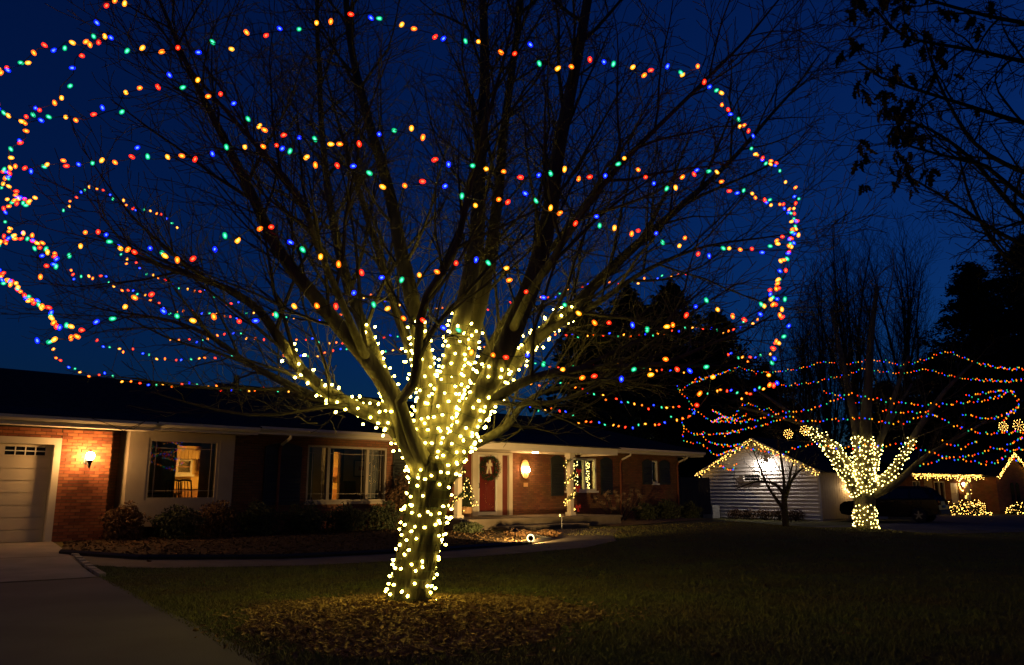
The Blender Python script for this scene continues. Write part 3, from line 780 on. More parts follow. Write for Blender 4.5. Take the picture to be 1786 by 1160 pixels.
# ------------------------------------------------------------------ trees
def branch_path(p, d, L, n, wander, lift):
    pts = [p.copy()]; d = d.normalized()
    for i in range(n):
        d = (d + V((random.gauss(0, wander), random.gauss(0, wander), random.gauss(0, wander) + lift))).normalized()
        p = p + d * (L / n); pts.append(p.copy())
    return pts
def sprout(mbs, path, radii, start, spacing, lens, level, cfg):
    """children along a path; level 1 branches, 2 branchlets, 3 twigs"""
    n = len(path); dist = [0.0]
    for i in range(n - 1): dist.append(dist[-1] + (path[i+1] - path[i]).length)
    tot = dist[-1]; s = tot * start; az = random.uniform(0, 6.28)
    while s < tot:
        i = max(k for k in range(n) if dist[k] <= s); i = min(i, n - 2)
        f = (s - dist[i]) / max(1e-6, dist[i+1] - dist[i])
        p = path[i].lerp(path[i+1], f); r = radii[i] * (1 - f) + radii[i+1] * f
        t = (path[i+1] - path[i]).normalized()
        az += 2.4 + random.uniform(-0.5, 0.5)
        a = t.orthogonal().normalized(); b = t.cross(a)
        side = a * math.cos(az) + b * math.sin(az)
        ang = random.uniform(*cfg['ang'][level])
        d = (t * math.cos(ang) + side * math.sin(ang)); d.z += cfg['up'][level]
        if d.z < cfg.get('minz', -0.35): d.z *= 0.3
        frac = s / tot
        L = random.uniform(*lens[level]) * (1.0 - 0.45 * frac)
        rr = min(r * 0.62, cfg['thick'] * L)
        nn = cfg['seg'][level]
        cp = branch_path(p, d, L, nn, cfg['wander'][level], cfg['lift'][level])
        cr = [max(cfg['rmin'], rr * (1 - 0.75 * k / nn)) for k in range(nn + 1)]
        mbs[level].tube(cp, cr, cfg['sides'][level], cap=False)
        if cfg.get('tips') is not None and level >= 2: cfg['tips'].append((cp[-1], (cp[-1] - cp[-2]).normalized(), level)); 
        if cfg.get('tips') is not None and level >= 2: cfg['tips'].append((cp[len(cp) // 2], (cp[-1] - cp[-2]).normalized(), level))
        if level < cfg['max']:
            sprout(mbs, cp, cr, cfg['start'][level], cfg['space'][level + 1], lens, level + 1, cfg)
        s += spacing * random.uniform(0.7, 1.3)
BASE_CFG = dict(ang={1: (0.45, 0.95), 2: (0.5, 1.0), 3: (0.5, 1.1)}, up={1: 0.10, 2: 0.10, 3: 0.08}, thick=0.0125, seg={1: 7, 2: 5, 3: 3},
                wander={1: 0.10, 2: 0.15, 3: 0.2}, lift={1: 0.03, 2: 0.03, 3: 0.03}, rmin=0.0032, sides={1: 5, 2: 3, 3: 3}, max=3,
                start={1: 0.15, 2: 0.15}, space={1: 0.20, 2: 0.17, 3: 0.125})

def limb_from_px(pl, ext=0.0):
    pts = [at(x, y, TREE.y + dy) for (x, y, dy) in pl]
    if ext:
        d = (pts[-1] - pts[-2]).normalized(); pts.append(pts[-1] + d * ext * 0.5); pts.append(pts[-1] + (d + V((0, 0, 0.15))).normalized() * ext * 0.5)
    return catmull(pts, 0.16)

big = thing('lit_maple_tree', 'large bare lawn tree, trunk and lower limbs wrapped in warm white lights', 'tree', TREE)
def loc_(path, o): return [p - o for p in path]
tr_px = [(711, 1064, 0.0), (714, 1045, 0.0), (720, 1010, 0.0), (729, 965, 0.0), (738, 920, 0.0), (746, 880, 0.0), (752, 845, 0.0), (756, 820, 0.0), (758, 800, 0.0), (759, 785, 0.0)]
tr_r = [0.235, 0.205, 0.192, 0.192, 0.198, 0.196, 0.205, 0.225, 0.17, 0.06]
tp = [at(x, y, TREE.y + d) for (x, y, d) in tr_px]
tpath = catmull(tp, 0.035)
def interp_r(path, keys, vals):
    out = []
    for p in path:
        z = p.z; kz = [k.z for k in keys]
        out.append(float(np.interp(z, kz, vals)))
    return out
trad = interp_r(tpath, tp, tr_r)
MB().tube(loc_(tpath, TREE), trad, 110, wob=0.08, ridge=0.085).build('trunk', M_trunk, big, smooth=True)
LIMBS = {   # traced limbs: (pixel x, pixel y, metres behind the trunk), start radius, end radius, extension, lit fraction
 'low_left':   ([(748, 835, 0), (712, 775, -.08), (680, 738, -.18), (625, 714, -.3), (575, 688, -.4), (525, 645, -.5), (492, 600, -.6), (455, 545, -.7), (400, 505, -.9), (330, 480, -1.1)], .13, .022, .8, .52),
 'lower_left': ([(744, 830, .05), (712, 765, .15), (665, 712, .3), (600, 700, .5), (545, 690, .7), (482, 660, .9), (430, 632, 1.1), (372, 590, 1.3), (300, 560, 1.5), (210, 545, 1.7)], .10, .018, .6, 0.0),
 'left':       ([(745, 830, -.05), (708, 760, -.15), (690, 705, -.2), (662, 655, -.3), (618, 600, -.45), (575, 550, -.6), (530, 495, -.8), (482, 430, -.9), (440, 340, -1.0), (390, 240, -1.1)], .15, .03, 1.6, 0.0),
 'left_inner': ([(745, 835, .1), (712, 770, .2), (690, 715, .3), (668, 655, .5), (640, 585, .7), (615, 520, .9), (590, 430, 1.1), (572, 330, 1.3), (560, 210, 1.5), (555, 80, 1.6)], .11, .03, 1.8, .25),
 'knotted':    ([(742, 825, -.12), (712, 745, -.3), (698, 700, -.4), (722, 668, -.5), (729, 610, -.6), (732, 560, -.7), (745, 515, -.8), (775, 470, -.9), (800, 415, -1.0), (818, 330, -1.1), (850, 210, -1.3)], .085, .02, 1.2, 0.0),
 'centre_left':([(750, 830, .05), (742, 750, .1), (745, 690, .2), (738, 620, .3), (722, 540, .4), (700, 440, .5), (678, 330, .6), (640, 200, .6), (612, 80, .7), (600, -40, .7)], .14, .035, 2.0, .21),
 'centre':     ([(758, 830, 0), (770, 740, .05), (780, 670, .1), (796, 600, .1), (815, 510, .2), (832, 410, .3), (836, 300, .4), (845, 160, .5), (842, 0, .6), (835, -90, .7)], .16, .045, 2.2, .19),
 'back_left':  ([(756, 825, .12), (752, 740, .5), (735, 660, 1.0), (712, 600, 1.4), (690, 540, 1.8), (670, 470, 2.1), (640, 380, 2.4), (610, 280, 2.6)], .12, .03, 1.8, .28),
 'centre_right':([(760, 830, .05), (785, 740, .15), (800, 670, .3), (828, 570, .4), (850, 470, .5), (868, 350, .6), (880, 220, .7), (900, 70, .8), (915, -60, .9)], .13, .035, 2.0, .20),
 'right':      ([(765, 832, 0), (800, 770, -.05), (835, 700, -.15), (870, 630, -.25), (905, 550, -.35), (935, 470, -.45), (957, 380, -.5), (975, 260, -.6), (1005, 110, -.7), (1030, -30, -.8)], .17, .045, 2.2, .17),
 'right_outer':([(765, 830, .05), (805, 765, .15), (842, 705, .3), (885, 645, .5), (935, 590, .7), (1000, 535, .9), (1080, 455, 1.1), (1170, 375, 1.3), (1270, 285, 1.5), (1345, 200, 1.6)], .14, .022, 1.2, .33),
 'right_fork': ([(905, 622, .58), (960, 575, .5), (1040, 530, .4), (1130, 470, .3), (1230, 430, .2), (1330, 415, .2)], .06, .014, .5, 0.0),
 'low_right':  ([(770, 825, -.05), (812, 765, -.1), (850, 710, -.2), (900, 672, -.4), (965, 650, -.6), (1060, 640, -.8), (1150, 635, -.9), (1240, 600, -1.0)], .10, .018, .6, .26),
 'low_back':   ([(765, 822, .15), (815, 780, .5), (850, 764, .8), (886, 742, 1.1), (906, 712, 1.4), (945, 685, 1.8), (1010, 670, 2.2), (1080, 660, 2.5)], .09, .016, .5, 0.0),
 'front_left': ([(640, 628, -.38), (610, 560, -.8), (580, 490, -1.1), (550, 420, -1.4), (520, 340, -1.7), (400, 200, -1.9)], .055, .016, 1.0, 0.0),
 'front_right':([(890, 585, -.3), (925, 510, -.8), (965, 450, -1.1), (1010, 380, -1.4), (1080, 290, -1.7), (1220, 150, -1.9)], .055, .016, 1.0, 0.0),
 'back_right': ([(760, 820, .2), (790, 730, .8), (830, 650, 1.4), (880, 560, 1.9), (950, 450, 2.3), (1030, 340, 2.6)], .11, .025, 1.4, 0.0),
}
lens = {1: (1.1, 2.5), 2: (0.45, 1.15), 3: (0.18, 0.5)}
lit_paths = {}
for nm, (pl, r0, r1, ext, lit) in LIMBS.items():
    path = limb_from_px(pl, ext)
    n = len(path); rad = [0.95 * (r0 + (r1 * 0.42 - r0) * (k / (n - 1)) ** 0.56) for k in range(n)]
    lo = loc_(path, TREE)
    ob = MB().tube(lo, rad, 36, wob=0.06, ridge=0.045).build('limb', M_bark, big, smooth=True)
    mbs = {1: MB(), 2: None, 3: MB()}; mbs[2] = mbs[1]
    cfg = dict(BASE_CFG)
    sprout(mbs, lo, rad, 0.24, cfg['space'][1], lens, 1, cfg)
    mbs[1].build('branches', M_twig, ob, kind='stuff')
    mbs[3].build('twigs', M_twig, ob, kind='stuff')
    lit_paths[nm] = (lo, rad, lit)

# warm white mini lights wound round trunk and limbs
def wrap(path, rad, s0, s1, pitch, off):
    dist = [0.0]
    for i in range(len(path) - 1): dist.append(dist[-1] + (path[i+1] - path[i]).length)
    tot = dist[-1]; out = []; th = random.uniform(0, 6.28); s = s0 * tot
    while s < s1 * tot:
        i = min(max(k for k in range(len(path)) if dist[k] <= s), len(path) - 2)
        f = (s - dist[i]) / (dist[i+1] - dist[i]); p = path[i].lerp(path[i+1], f); r = rad[i] * (1 - f) + rad[i+1] * f
        t = (path[i+1] - path[i]).normalized(); a = t.orthogonal().normalized(); b = t.cross(a)
        out.append((p + (a * math.cos(th) + b * math.sin(th)) * (r * 1.05 + off), (a * math.cos(th) + b * math.sin(th))))
        th += 0.5; s += pitch * 0.5 / 6.283
    return out
def warm_string(label, path, rad, s0, s1, pitch, spacing, org, group, far=False, sparse=None, drop=0.12):
    w = wrap(path, rad, s0, s1, pitch, 0.006)
    if len(w) < 4: return
    root = thing('mini_light_string', label, 'string lights', org, 0, group)
    pts = [p for p, _ in w]
    MB().tube(pts, [0.003] * len(pts), 3, cap=False).build('wire', M_wire, root)
    bs = along(pts, spacing); far_mb = MB(); vv, ff = mini_geo(0.019)
    for p in bs:
        if sparse and sparse(p): continue
        if random.random() < drop: continue
        k = min(range(0, len(pts)), key=lambda q: (pts[q] - p).length_squared); nrm = w[k][1]
        q = p + nrm * random.uniform(0.008, 0.035) + V((random.gauss(0, .014), random.gauss(0, .014), random.gauss(0, .026))) * (1.25 if far else 1)
        if far: far_mb.add(vv, ff, Matrix.Translation(q) @ rand_rot())
        else:
            zq = (nrm + V((random.gauss(0, .5), random.gauss(0, .5), random.gauss(0, .5)))).normalized().to_track_quat('Z', 'Y').to_matrix().to_4x4()
            inst('bulb', ME_warm, root, Matrix.Translation(q) @ zq)
    if far: far_mb.build('bulbs', E_warmfar, root, kind='stuff')
tl = loc_(tpath, TREE)
zmid = lambda px: at(0, px, TREE.y).z - TREE.z
warm_string('warm white mini lights wound in rings round the big tree trunk', tl, trad, 0.02, 0.93, 0.085, 0.098, TREE, 'warm lights on the big tree',
            sparse=lambda p: ((0.98 < p.z < 1.18 and random.random() < 0.7) or (p.z < 0.62 and random.random() < 0.12)))
pretty = {'low_left': 'the low bent limb on the garage side', 'left_inner': 'the upright inner limb on the garage side', 'centre_left': 'the slim upright limb in the crown middle',
          'centre': 'the thick upright centre limb', 'back_left': 'the limb leaning away towards the house', 'centre_right': 'the upright limb beside the thick centre limb',
          'right': 'the thickest limb leaning towards the porch side', 'right_outer': 'the long outer limb reaching past the porch', 'low_right': 'the lowest level limb on the porch side'}
for nm, (lo, rad, lit) in lit_paths.items():
    if lit: warm_string('warm mini lights round ' + pretty[nm], lo, rad, 0.03, lit, 0.105, 0.108, TREE, 'warm lights on the big tree')

# multicoloured strings over the big crown, traced from the photograph
GF = 'multicoloured strings on the big tree'
LF = 'multicoloured bulb string draped over the outer twigs of the big tree'
TC = V((-1.0, 8.1, 0)); TR = 3.75
FRONT = [
 [(-60, 150), (0, 121), (35, 114), (68, 84), (99, 88), (115, 73), (150, 81), (183, 70), (207, 75), (230, 93), (266, 91), (315, 86), (346, 89), (364, 72), (400, 85), (417, 67), (445, 60), (482, 55), (531, 53), (591, 44), (615, 28), (649, 22), (669, 44), (701, 47), (753, 58), (778, 76), (809, 72), (843, 78), (892, 100), (924, 89), (947, 110), (1006, 120), (1038, 105), (1062, 122), (1090, 114), (1116, 132), (1162, 115), (1187, 128), (1218, 120), (1231, 144), (1257, 162), (1265, 192), (1291, 217), (1312, 235), (1310, 260), (1331, 280), (1354, 287), (1368, 313), (1386, 334), (1390, 352)],
 [(230, 8), (183, 3), (168, 23), (157, 57), (181, 62), (150, 81), (131, 103), (128, 128), (105, 152), (103, 175), (72, 188), (50, 184), (60, 203), (40, 213), (45, 240), (15, 263), (20, 290), (12, 318), (28, 340), (55, 352)],
 [(-40, 170), (0, 190), (40, 213), (80, 206), (125, 203), (147, 209), (186, 195), (205, 190), (217, 162), (253, 154), (272, 158), (290, 133), (318, 157), (343, 144), (355, 145), (348, 156), (382, 164), (404, 172), (426, 210), (448, 219), (484, 226), (507, 236), (572, 248), (634, 248), (658, 229), (687, 227), (720, 236), (741, 257), (759, 281), (787, 290), (816, 287), (848, 298), (904, 307), (925, 312), (957, 299), (1003, 311), (1031, 311), (1055, 302), (1082, 279), (1108, 296), (1144, 320), (1167, 322), (1217, 312), (1241, 296), (1274, 328), (1307, 329), (1317, 347), (1356, 353), (1374, 366)],
 [(0, 330), (20, 290), (45, 295), (68, 290), (100, 286), (127, 291), (163, 281), (217, 280), (246, 267), (265, 278), (317, 272), (370, 263), (414, 254), (440, 250), (469, 245), (494, 269), (516, 268), (545, 281), (610, 297), (641, 305), (676, 319), (740, 323), (774, 316), (801, 340), (832, 348), (898, 347), (930, 338), (951, 367), (977, 373), (1011, 382), (1041, 378), (1053, 397), (1080, 407), (1134, 401), (1157, 424), (1184, 426), (1201, 413), (1215, 433), (1240, 440), (1280, 428), (1300, 437), (1330, 437), (1360, 420), (1375, 417)],
 [(60, 490), (80, 465), (105, 455), (130, 440), (155, 410), (186, 403), (190, 420), (213, 435), (233, 437), (250, 445), (264, 434), (313, 449), (375, 438), (387, 417), (408, 419), (434, 401), (460, 399), (493, 416), (522, 437), (541, 450), (575, 457), (607, 467), (634, 475), (697, 481), (733, 485), (764, 474), (797, 469), (826, 454), (858, 455), (874, 464), (896, 490), (912, 506), (945, 523), (1005, 532), (1029, 552), (1047, 563), (1096, 573), (1143, 575), (1178, 562), (1194, 540), (1223, 530), (1243, 526), (1257, 540), (1300, 556), (1330, 545), (1345, 520), (1357, 498)],
 [(62, 594), (78, 602), (90, 590), (120, 592), (150, 577), (178, 560), (208, 548), (218, 540), (230, 518), (272, 530), (300, 550), (348, 552), (395, 546), (425, 558), (457, 552), (479, 541), (510, 530), (535, 543), (556, 538), (585, 528), (600, 515), (633, 525), (663, 540), (687, 552), (717, 564), (751, 565), (775, 582), (796, 586), (817, 607), (844, 618), (867, 626), (923, 620), (960, 640), (1015, 660), (1058, 660), (1077, 659), (1117, 645), (1167, 635), (1190, 644), (1225, 635), (1240, 660), (1235, 690), (1212, 720)],
]
RIGHT_CHAIN = [(1386, 334), (1390, 350), (1378, 368), (1387, 390), (1383, 410), (1376, 440), (1364, 468), (1360, 490), (1347, 510), (1340, 530), (1366, 527), (1356, 548), (1367, 572), (1358, 592), (1348, 608), (1347, 640), (1338, 660), (1352, 672)]
LEFT_CHAIN = [(55, 352), (25, 350), (5, 372), (20, 400), (-5, 425), (45, 412), (72, 426), (88, 445), (100, 460)]
LEFT_LOW = [(-10, 470), (15, 490), (35, 505), (40, 520), (65, 527), (85, 540), (92, 560), (120, 575), (140, 583)]
BACK = [
 [(90, 605), (95, 620), (108, 634), (145, 649), (200, 660), (235, 668), (290, 671), (315, 674), (345, 669), (400, 680), (440, 680), (470, 676), (500, 684), (540, 690)],
 [(165, 590), (180, 602), (233, 612), (265, 622), (300, 628), (330, 629), (360, 620), (395, 622), (430, 632), (460, 643), (500, 640)],
 [(105, 370), (150, 330), (168, 328), (215, 355), (232, 362), (270, 372), (290, 385), (310, 400)],
 [(115, 470), (135, 480), (150, 485), (185, 482), (200, 500), (220, 507), (245, 510), (265, 525), (300, 545), (330, 540), (360, 546), (400, 552), (440, 548), (500, 552), (550, 558), (580, 556), (620, 530), (640, 515), (660, 520), (690, 532), (730, 536), (770, 540), (860, 540)],
 [(200, 430), (240, 468), (290, 490), (330, 508), (345, 512), (365, 505), (400, 535), (420, 525)],
 [(290, 592), (330, 595), (375, 588), (410, 580), (440, 590), (470, 597), (530, 592), (575, 598), (620, 596), (650, 590), (690, 588), (720, 590)],
 [(885, 528), (920, 522), (955, 520), (975, 515), (1005, 502), (1030, 495), (1060, 497), (1100, 493), (1120, 490), (1165, 480), (1200, 472)],
 [(940, 592), (990, 585), (1020, 588), (1045, 585), (1080, 585), (1120, 583), (1160, 580), (1190, 575), (1215, 572), (1240, 575), (1265, 580), (1290, 570), (1320, 555)],
 [(840, 606), (870, 606), (900, 640), (935, 632), (960, 640), (1000, 640), (1060, 635), (1110, 640), (1150, 648), (1200, 650)],
 [(830, 676), (860, 680), (900, 680), (920, 670), (945, 672), (970, 670), (1000, 672), (1030, 688), (1075, 698), (1120, 710), (1150, 708), (1190, 710)],
 [(880, 705), (920, 712), (940, 718), (975, 714), (1010, 730), (1040, 738), (1080, 742), (1120, 744), (1170, 732), (1190, 733), (1212, 720)],
 [(1265, 610), (1280, 622), (1320, 625), (1342, 615), (1357, 598)],
 [(1235, 680), (1270, 685), (1300, 687), (1330, 678), (1350, 672)],
 [(490, 620), (540, 622), (600, 612), (640, 622), (690, 610), (740, 600)],
]
ORD = ['topmost', 'steeply falling', 'second highest long', 'third highest long', 'fourth highest long', 'lowest long']
for k, pl in enumerate(FRONT): colour_string(pl, 'f', ORD[k] + ' multicoloured string on the street side of the big tree crown', TC, TR, 0.112, GF)
BL = ['lowest multicoloured string behind the big tree, crossing the garage roof ridge', 'multicoloured string behind the big tree just above the garage roof ridge', 'short multicoloured string high behind the garage-side twigs', 'longest multicoloured string on the house side of the big tree',
      'multicoloured string falling steeply through the garage-side twigs', 'multicoloured string behind the big tree, above the warm-lit bent limb', 'multicoloured string behind the big tree crossing the thick porch-side limb', 'multicoloured string before the conifers, level with the lit limb ends',
      'multicoloured string before the conifers, under the lit limb ends', 'multicoloured string before the conifers, second above the porch roof', 'lowest multicoloured string before the conifers, just over the porch roof', 'short multicoloured string joining the hanging chain from behind, upper one',
      'short multicoloured string joining the hanging chain at its foot', 'multicoloured string passing behind the warm-lit limbs of the big tree']
for k, pl in enumerate(BACK): colour_string(pl, 'b', BL[k], TC, TR, 0.112, GF)
colour_string(RIGHT_CHAIN, 'f', 'dense multicoloured bulb string hanging down the porch side of the big tree crown', TC, TR, 0.062, GF)
colour_string(LEFT_CHAIN, 'f', 'dense multicoloured string bunched on the garage side of the big tree, upper length', TC, TR, 0.062, GF)
colour_string(LEFT_LOW, 'f', 'dense multicoloured string bunched on the garage side of the big tree, lower length', TC, TR, 0.06, GF)

# second decorated tree
T2 = V((12.4, 28.7, 0.0)); T2.z = T(T2.x, T2.y) - 0.03
def px2(zx, zy): return (1180 + zx * 0.3393, 600 + zy * 0.3393)
tree2 = thing('far_lit_tree', 'lit bare tree on the neighbour lawn, standing before the black car', 'tree', T2)
def at2(x, y, dy=0): return at(x, y, T2.y + dy)
tp2k = [at2(1511, 932), at2(1510, 915), at2(1509, 890), at2(1508, 865), at2(1508, 845), at2(1507, 815)]
tp2 = catmull(tp2k, 0.15); tr2 = interp_r(tp2, tp2k, [.44, .37, .35, .36, .42, .28])
MB().tube(loc_(tp2, T2), tr2, 18, wob=0.08).build('trunk', M_bark2, tree2, smooth=True)
L2 = [([(1500, 868, 0), (1478, 832, -.3), (1455, 798, -.6), (1430, 770, -.8), (1405, 745, -1), (1370, 715, -1.2), (1320, 680, -1.4)], .24, .04, .60),
      ([(1502, 862, .2), (1487, 825, .3), (1466, 790, .4), (1440, 765, .5), (1400, 740, .6), (1350, 725, .8), (1290, 710, 1)], .2, .04, .5),
      ([(1505, 865, 0), (1500, 820, 0), (1497, 780, 0), (1492, 740, .3), (1480, 680, .6), (1465, 610, 1), (1450, 540, 1.2)], .25, .06, .30),
      ([(1510, 865, 0), (1512, 820, -.1), (1512, 780, -.2), (1510, 730, -.3), (1515, 660, -.5), (1520, 580, -.6), (1530, 500, -.8)], .30, .07, .28),
      ([(1514, 862, .1), (1522, 815, .3), (1532, 775, .5), (1545, 745, .8), (1560, 690, 1), (1585, 620, 1.2)], .2, .05, .34),
      ([(1516, 862, 0), (1545, 835, -.2), (1570, 805, -.4), (1587, 775, -.5), (1610, 735, -.7), (1650, 680, -1), (1700, 630, -1.2)], .2, .045, .42),
      ([(1516, 866, -.1), (1560, 845, -.5), (1610, 800, -.9), (1660, 770, -1.2), (1720, 735, -1.5)], .17, .035, 0.0),
      ([(1506, 860, .3), (1520, 800, 1), (1550, 740, 2), (1590, 670, 3)], .18, .04, 0.0)]
cfg2 = dict(BASE_CFG); cfg2.update(thick=0.012, rmin=0.004, space={1: 0.5, 2: 0.34, 3: 0.3})
lens2 = {1: (1.6, 3.0), 2: (0.7, 1.5), 3: (0.3, 0.7)}
for k, (pl, r0, r1, lit) in enumerate(L2):
    path = catmull([at2(*q) for q in pl], 0.25); n = len(path); rad = [r0 + (r1 - r0) * (j / (n - 1)) ** 0.7 for j in range(n)]
    lo = loc_(path, T2); ob = MB().tube(lo, rad, 9, wob=0.05).build('limb', M_bark2, tree2, smooth=True)
    mbs = {1: MB(), 3: MB()}; mbs[2] = mbs[1]
    sprout(mbs, lo, rad, 0.35, 0.5, lens2, 1, cfg2)
    mbs[1].build('branches', M_twig, ob, kind='stuff'); mbs[3].build('twigs', M_twig, ob, kind='stuff')
    if lit:
        nms = ['the limb reaching towards the white garage', 'the rear limb on the garage side', 'the slim upright limb', 'the thick upright middle limb', 'the upright limb on the car side', 'the limb reaching over the black car']
        warm_string('warm lights round ' + nms[k] + ' of the neighbour tree', lo, rad, 0.02, lit, 0.16, 0.115, T2, 'warm lights on the neighbour tree', far=True)
lo2 = loc_(tp2, T2)
warm_string('band of warm white lights round the foot of the neighbour tree trunk', lo2, tr2, 0.10, 0.42, 0.12, 0.13, T2, 'warm lights on the neighbour tree', far=True)
warm_string('warm white lights round the fork of the neighbour tree trunk', lo2, tr2, 0.60, 1.0, 0.13, 0.12, T2, 'warm lights on the neighbour tree', far=True)
G2 = 'multicoloured strings on the neighbour tree'; LB2 = 'short multicoloured string among the neighbour tree twigs'
S2 = [
 [(70, 200), (230, 150), (330, 120), (400, 145), (530, 140), (640, 125), (750, 95), (860, 105), (960, 85), (1080, 90), (1180, 110), (1300, 70), (1390, 40), (1460, 65), (1560, 100), (1680, 125), (1786, 125), (1860, 140)],
 [(530, 215), (660, 205), (780, 180), (880, 155), (960, 130), (1060, 145), (1180, 150), (1280, 130), (1360, 155), (1460, 175), (1560, 185), (1720, 190), (1800, 170)],
 [(180, 400), (380, 395), (530, 355), (640, 345), (750, 320), (850, 265), (900, 260), (980, 275), (1080, 290), (1200, 310), (1300, 315), (1400, 310), (1500, 300), (1620, 280), (1730, 245), (1755, 300), (1740, 340), (1680, 390)],
 [(80, 460), (200, 465), (310, 450), (400, 430), (520, 390), (580, 370), (650, 400), (760, 390), (830, 385), (960, 385), (1060, 400), (1160, 405), (1260, 370), (1340, 370), (1430, 420), (1480, 435), (1560, 460), (1660, 460), (1786, 450), (1850, 440)],
 [(20, 380), (40, 440), (40, 500), (130, 515), (200, 570), (290, 545), (350, 530), (400, 545), (480, 560), (530, 570), (600, 540), (680, 515), (760, 520), (860, 535), (960, 525), (1060, 525), (1190, 515), (1260, 540), (1330, 565), (1420, 580), (1520, 575), (1620, 540), (1720, 545), (1786, 540), (1850, 545)],
 [(1240, 630), (1330, 605), (1380, 580), (1480, 600), (1560, 615), (1640, 610), (1690, 580), (1786, 610)],
 [(1050, 340), (1140, 355), (1260, 350), (1340, 370)], [(1460, 360), (1540, 375), (1620, 380), (1700, 360), (1740, 330)],
 [(1360, 490), (1400, 520), (1470, 530), (1530, 510), (1550, 500)], [(1480, 270), (1560, 260), (1640, 235), (1700, 240)],
 [(215, 610), (235, 630), (262, 645), (290, 635), (312, 608)],
 [(180, 340), (280, 380), (330, 320), (400, 310), (440, 350), (470, 330), (520, 365)],
 [(0, 210), (30, 260), (60, 290), (95, 350), (50, 380), (30, 395)], [(10, 250), (60, 215), (110, 170), (150, 180)],
 [(60, 330), (120, 355), (180, 400), (240, 375), (300, 390), (360, 355)], [(120, 460), (170, 500), (230, 520), (330, 520)],
 [(750, 240), (830, 265), (920, 300), (1000, 300)], [(1700, 520), (1750, 495), (1800, 480)], [(30, 420), (60, 450), (100, 465), (150, 450)],
]
for k, pl in enumerate(S2):
    lb = ['topmost', 'second highest', 'third highest', 'fourth highest', 'fifth highest', 'lowest'][k] + ' long multicoloured string on the neighbour tree' if k < 6 else LB2
    colour_string([px2(*q) for q in pl], 'b' if k in (0, 1, 11, 14, 16) else 'f', lb, T2, 5.0 if k != 10 else 5.3, 0.118, G2, far=True)

# another lit tree down the street, mirrored in the bay window
_d = ray(278, 782); _t = (HO + HN * 0.57 - EYE).dot(HN) / _d.dot(HN); _hit = EYE + _d * _t
_r = _d - HN * (2 * _d.dot(HN)); _r.z = 0; _r.normalize()
T3 = _hit + _r * 36; T3.z = 0; T3.z = T(T3.x, T3.y)
t3 = thing('street_lit_tree', 'lit street tree mirrored as tiny coloured dots in the bay window', 'tree', T3)
MB().tube([V((0, 0, -.2)), V((0.1, 0, 1.5)), V((0, .1, 3)), V((0, 0, 6))], [.3, .25, .2, .05], 9).build('trunk', M_bark, t3)
t3l = [V((0, 0, 2)), V((0, 0, 7.5))]; t3b = {1: MB(), 3: MB()}; t3b[2] = t3b[1]
sprout(t3b, t3l, [.2, .05], 0.0, 0.35, {1: (1.0, 1.7), 2: (0.4, 0.8), 3: (.3, .6)}, 1, dict(cfg2, max=2)); t3b[1].build('crown', M_twig, t3)
s3 = thing('light_string', 'coil of multicoloured lights mirrored in the bay window glass', 'string lights', T3, 0, G2)
pth3 = [V(((1.5 + .3 * math.sin(a * 3.1)) * math.cos(a), (1.5 + .3 * math.sin(a * 3.1)) * math.sin(a), 3.0 + 0.36 * a / 6.283 + .3 * math.sin(a * 2.3))) for a in [k * .12 for k in range(340)]]
MB().tube(pth3, [.004] * len(pth3), 3, cap=False).build('wire', M_wire, s3)
vv3, ff3 = mini_geo(0.04); mb3 = MB()
for k, p in enumerate(along(pth3, .2)): mb3.add(vv3, ff3, Matrix.Translation(p), k % 5)
mb3.build('bulbs', E_col, s3, kind='stuff')

# ------------------------------------------------------------------ trees beyond
def bare_tree(base, h, spread, label, seed, name='bare_tree', thick=1.0, nl=9):
    random.seed(seed)
    t = thing(name, label, 'tree', base, 0, 'bare trees beyond the houses')
    trunk = branch_path(V((0, 0, -0.2)), V((0, 0, 1)), h * 0.30, 5, 0.04, 0.05)
    tr = [0.020 * h * thick * (1 - 0.3 * (k / 5)) for k in range(6)]
    MB().tube(trunk, tr, 8).build('trunk', M_darkbark, t)
    mbs = {1: MB(), 2: MB(), 3: MB()}
    c = dict(BASE_CFG); c.update(thick=0.010, rmin=0.010, ang={1: (0.3, 0.65), 2: (0.35, 0.75), 3: (0.4, 0.9)}, up={1: 0.3, 2: 0.22, 3: 0.15}, lift={1: 0.07, 2: 0.06, 3: 0.05},
                                 space={1: h * 0.05, 2: h * 0.034, 3: h * 0.024}, sides={1: 4, 2: 3, 3: 3}, seg={1: 6, 2: 4, 3: 3})
    for k in range(nl):
        a = k * 2.4 + random.uniform(-.4, .4); lean = random.uniform(0.06, 0.42) * spread
        st_ = trunk[random.choice((2, 3, 4, 5))]
        stem = branch_path(st_, V((math.cos(a) * lean, math.sin(a) * lean, 1)), h * random.uniform(0.5, 0.72), 9, 0.05, 0.05)
        sr = [0.0085 * h * thick * (1 - 0.9 * (q / 9) ** 0.7) + 0.008 for q in range(10)]
        mbs[1].tube(stem, sr, 5)
        sprout(mbs, stem, sr, 0.12, h * 0.032, {1: (h * 0.12, h * 0.26), 2: (h * 0.07, h * 0.15), 3: (h * 0.03, h * 0.08)}, 1, c)
    b = MB(); 
    for q in (1, 2):
        n = len(b.v); b.v += mbs[q].v; b.f += [tuple(i + n for i in f) for f in mbs[q].f]; b.m += mbs[q].m
    b.build('crown', M_darkbark, t)
    mbs[3].build('twigs', M_darkbark, t, kind='stuff')
    return t
def gpos(x, Y): p = at(x, 858, Y); return V((p.x, p.y, T(p.x, p.y)))
bare_tree(gpos(1405, 58), 16.5, 0.75, 'slender bare tree rising behind the white siding garage', 3)
bare_tree(gpos(1500, 66), 25, 0.95, 'broad bare tree towering behind the icicle-lit brick house', 8, thick=0.9)
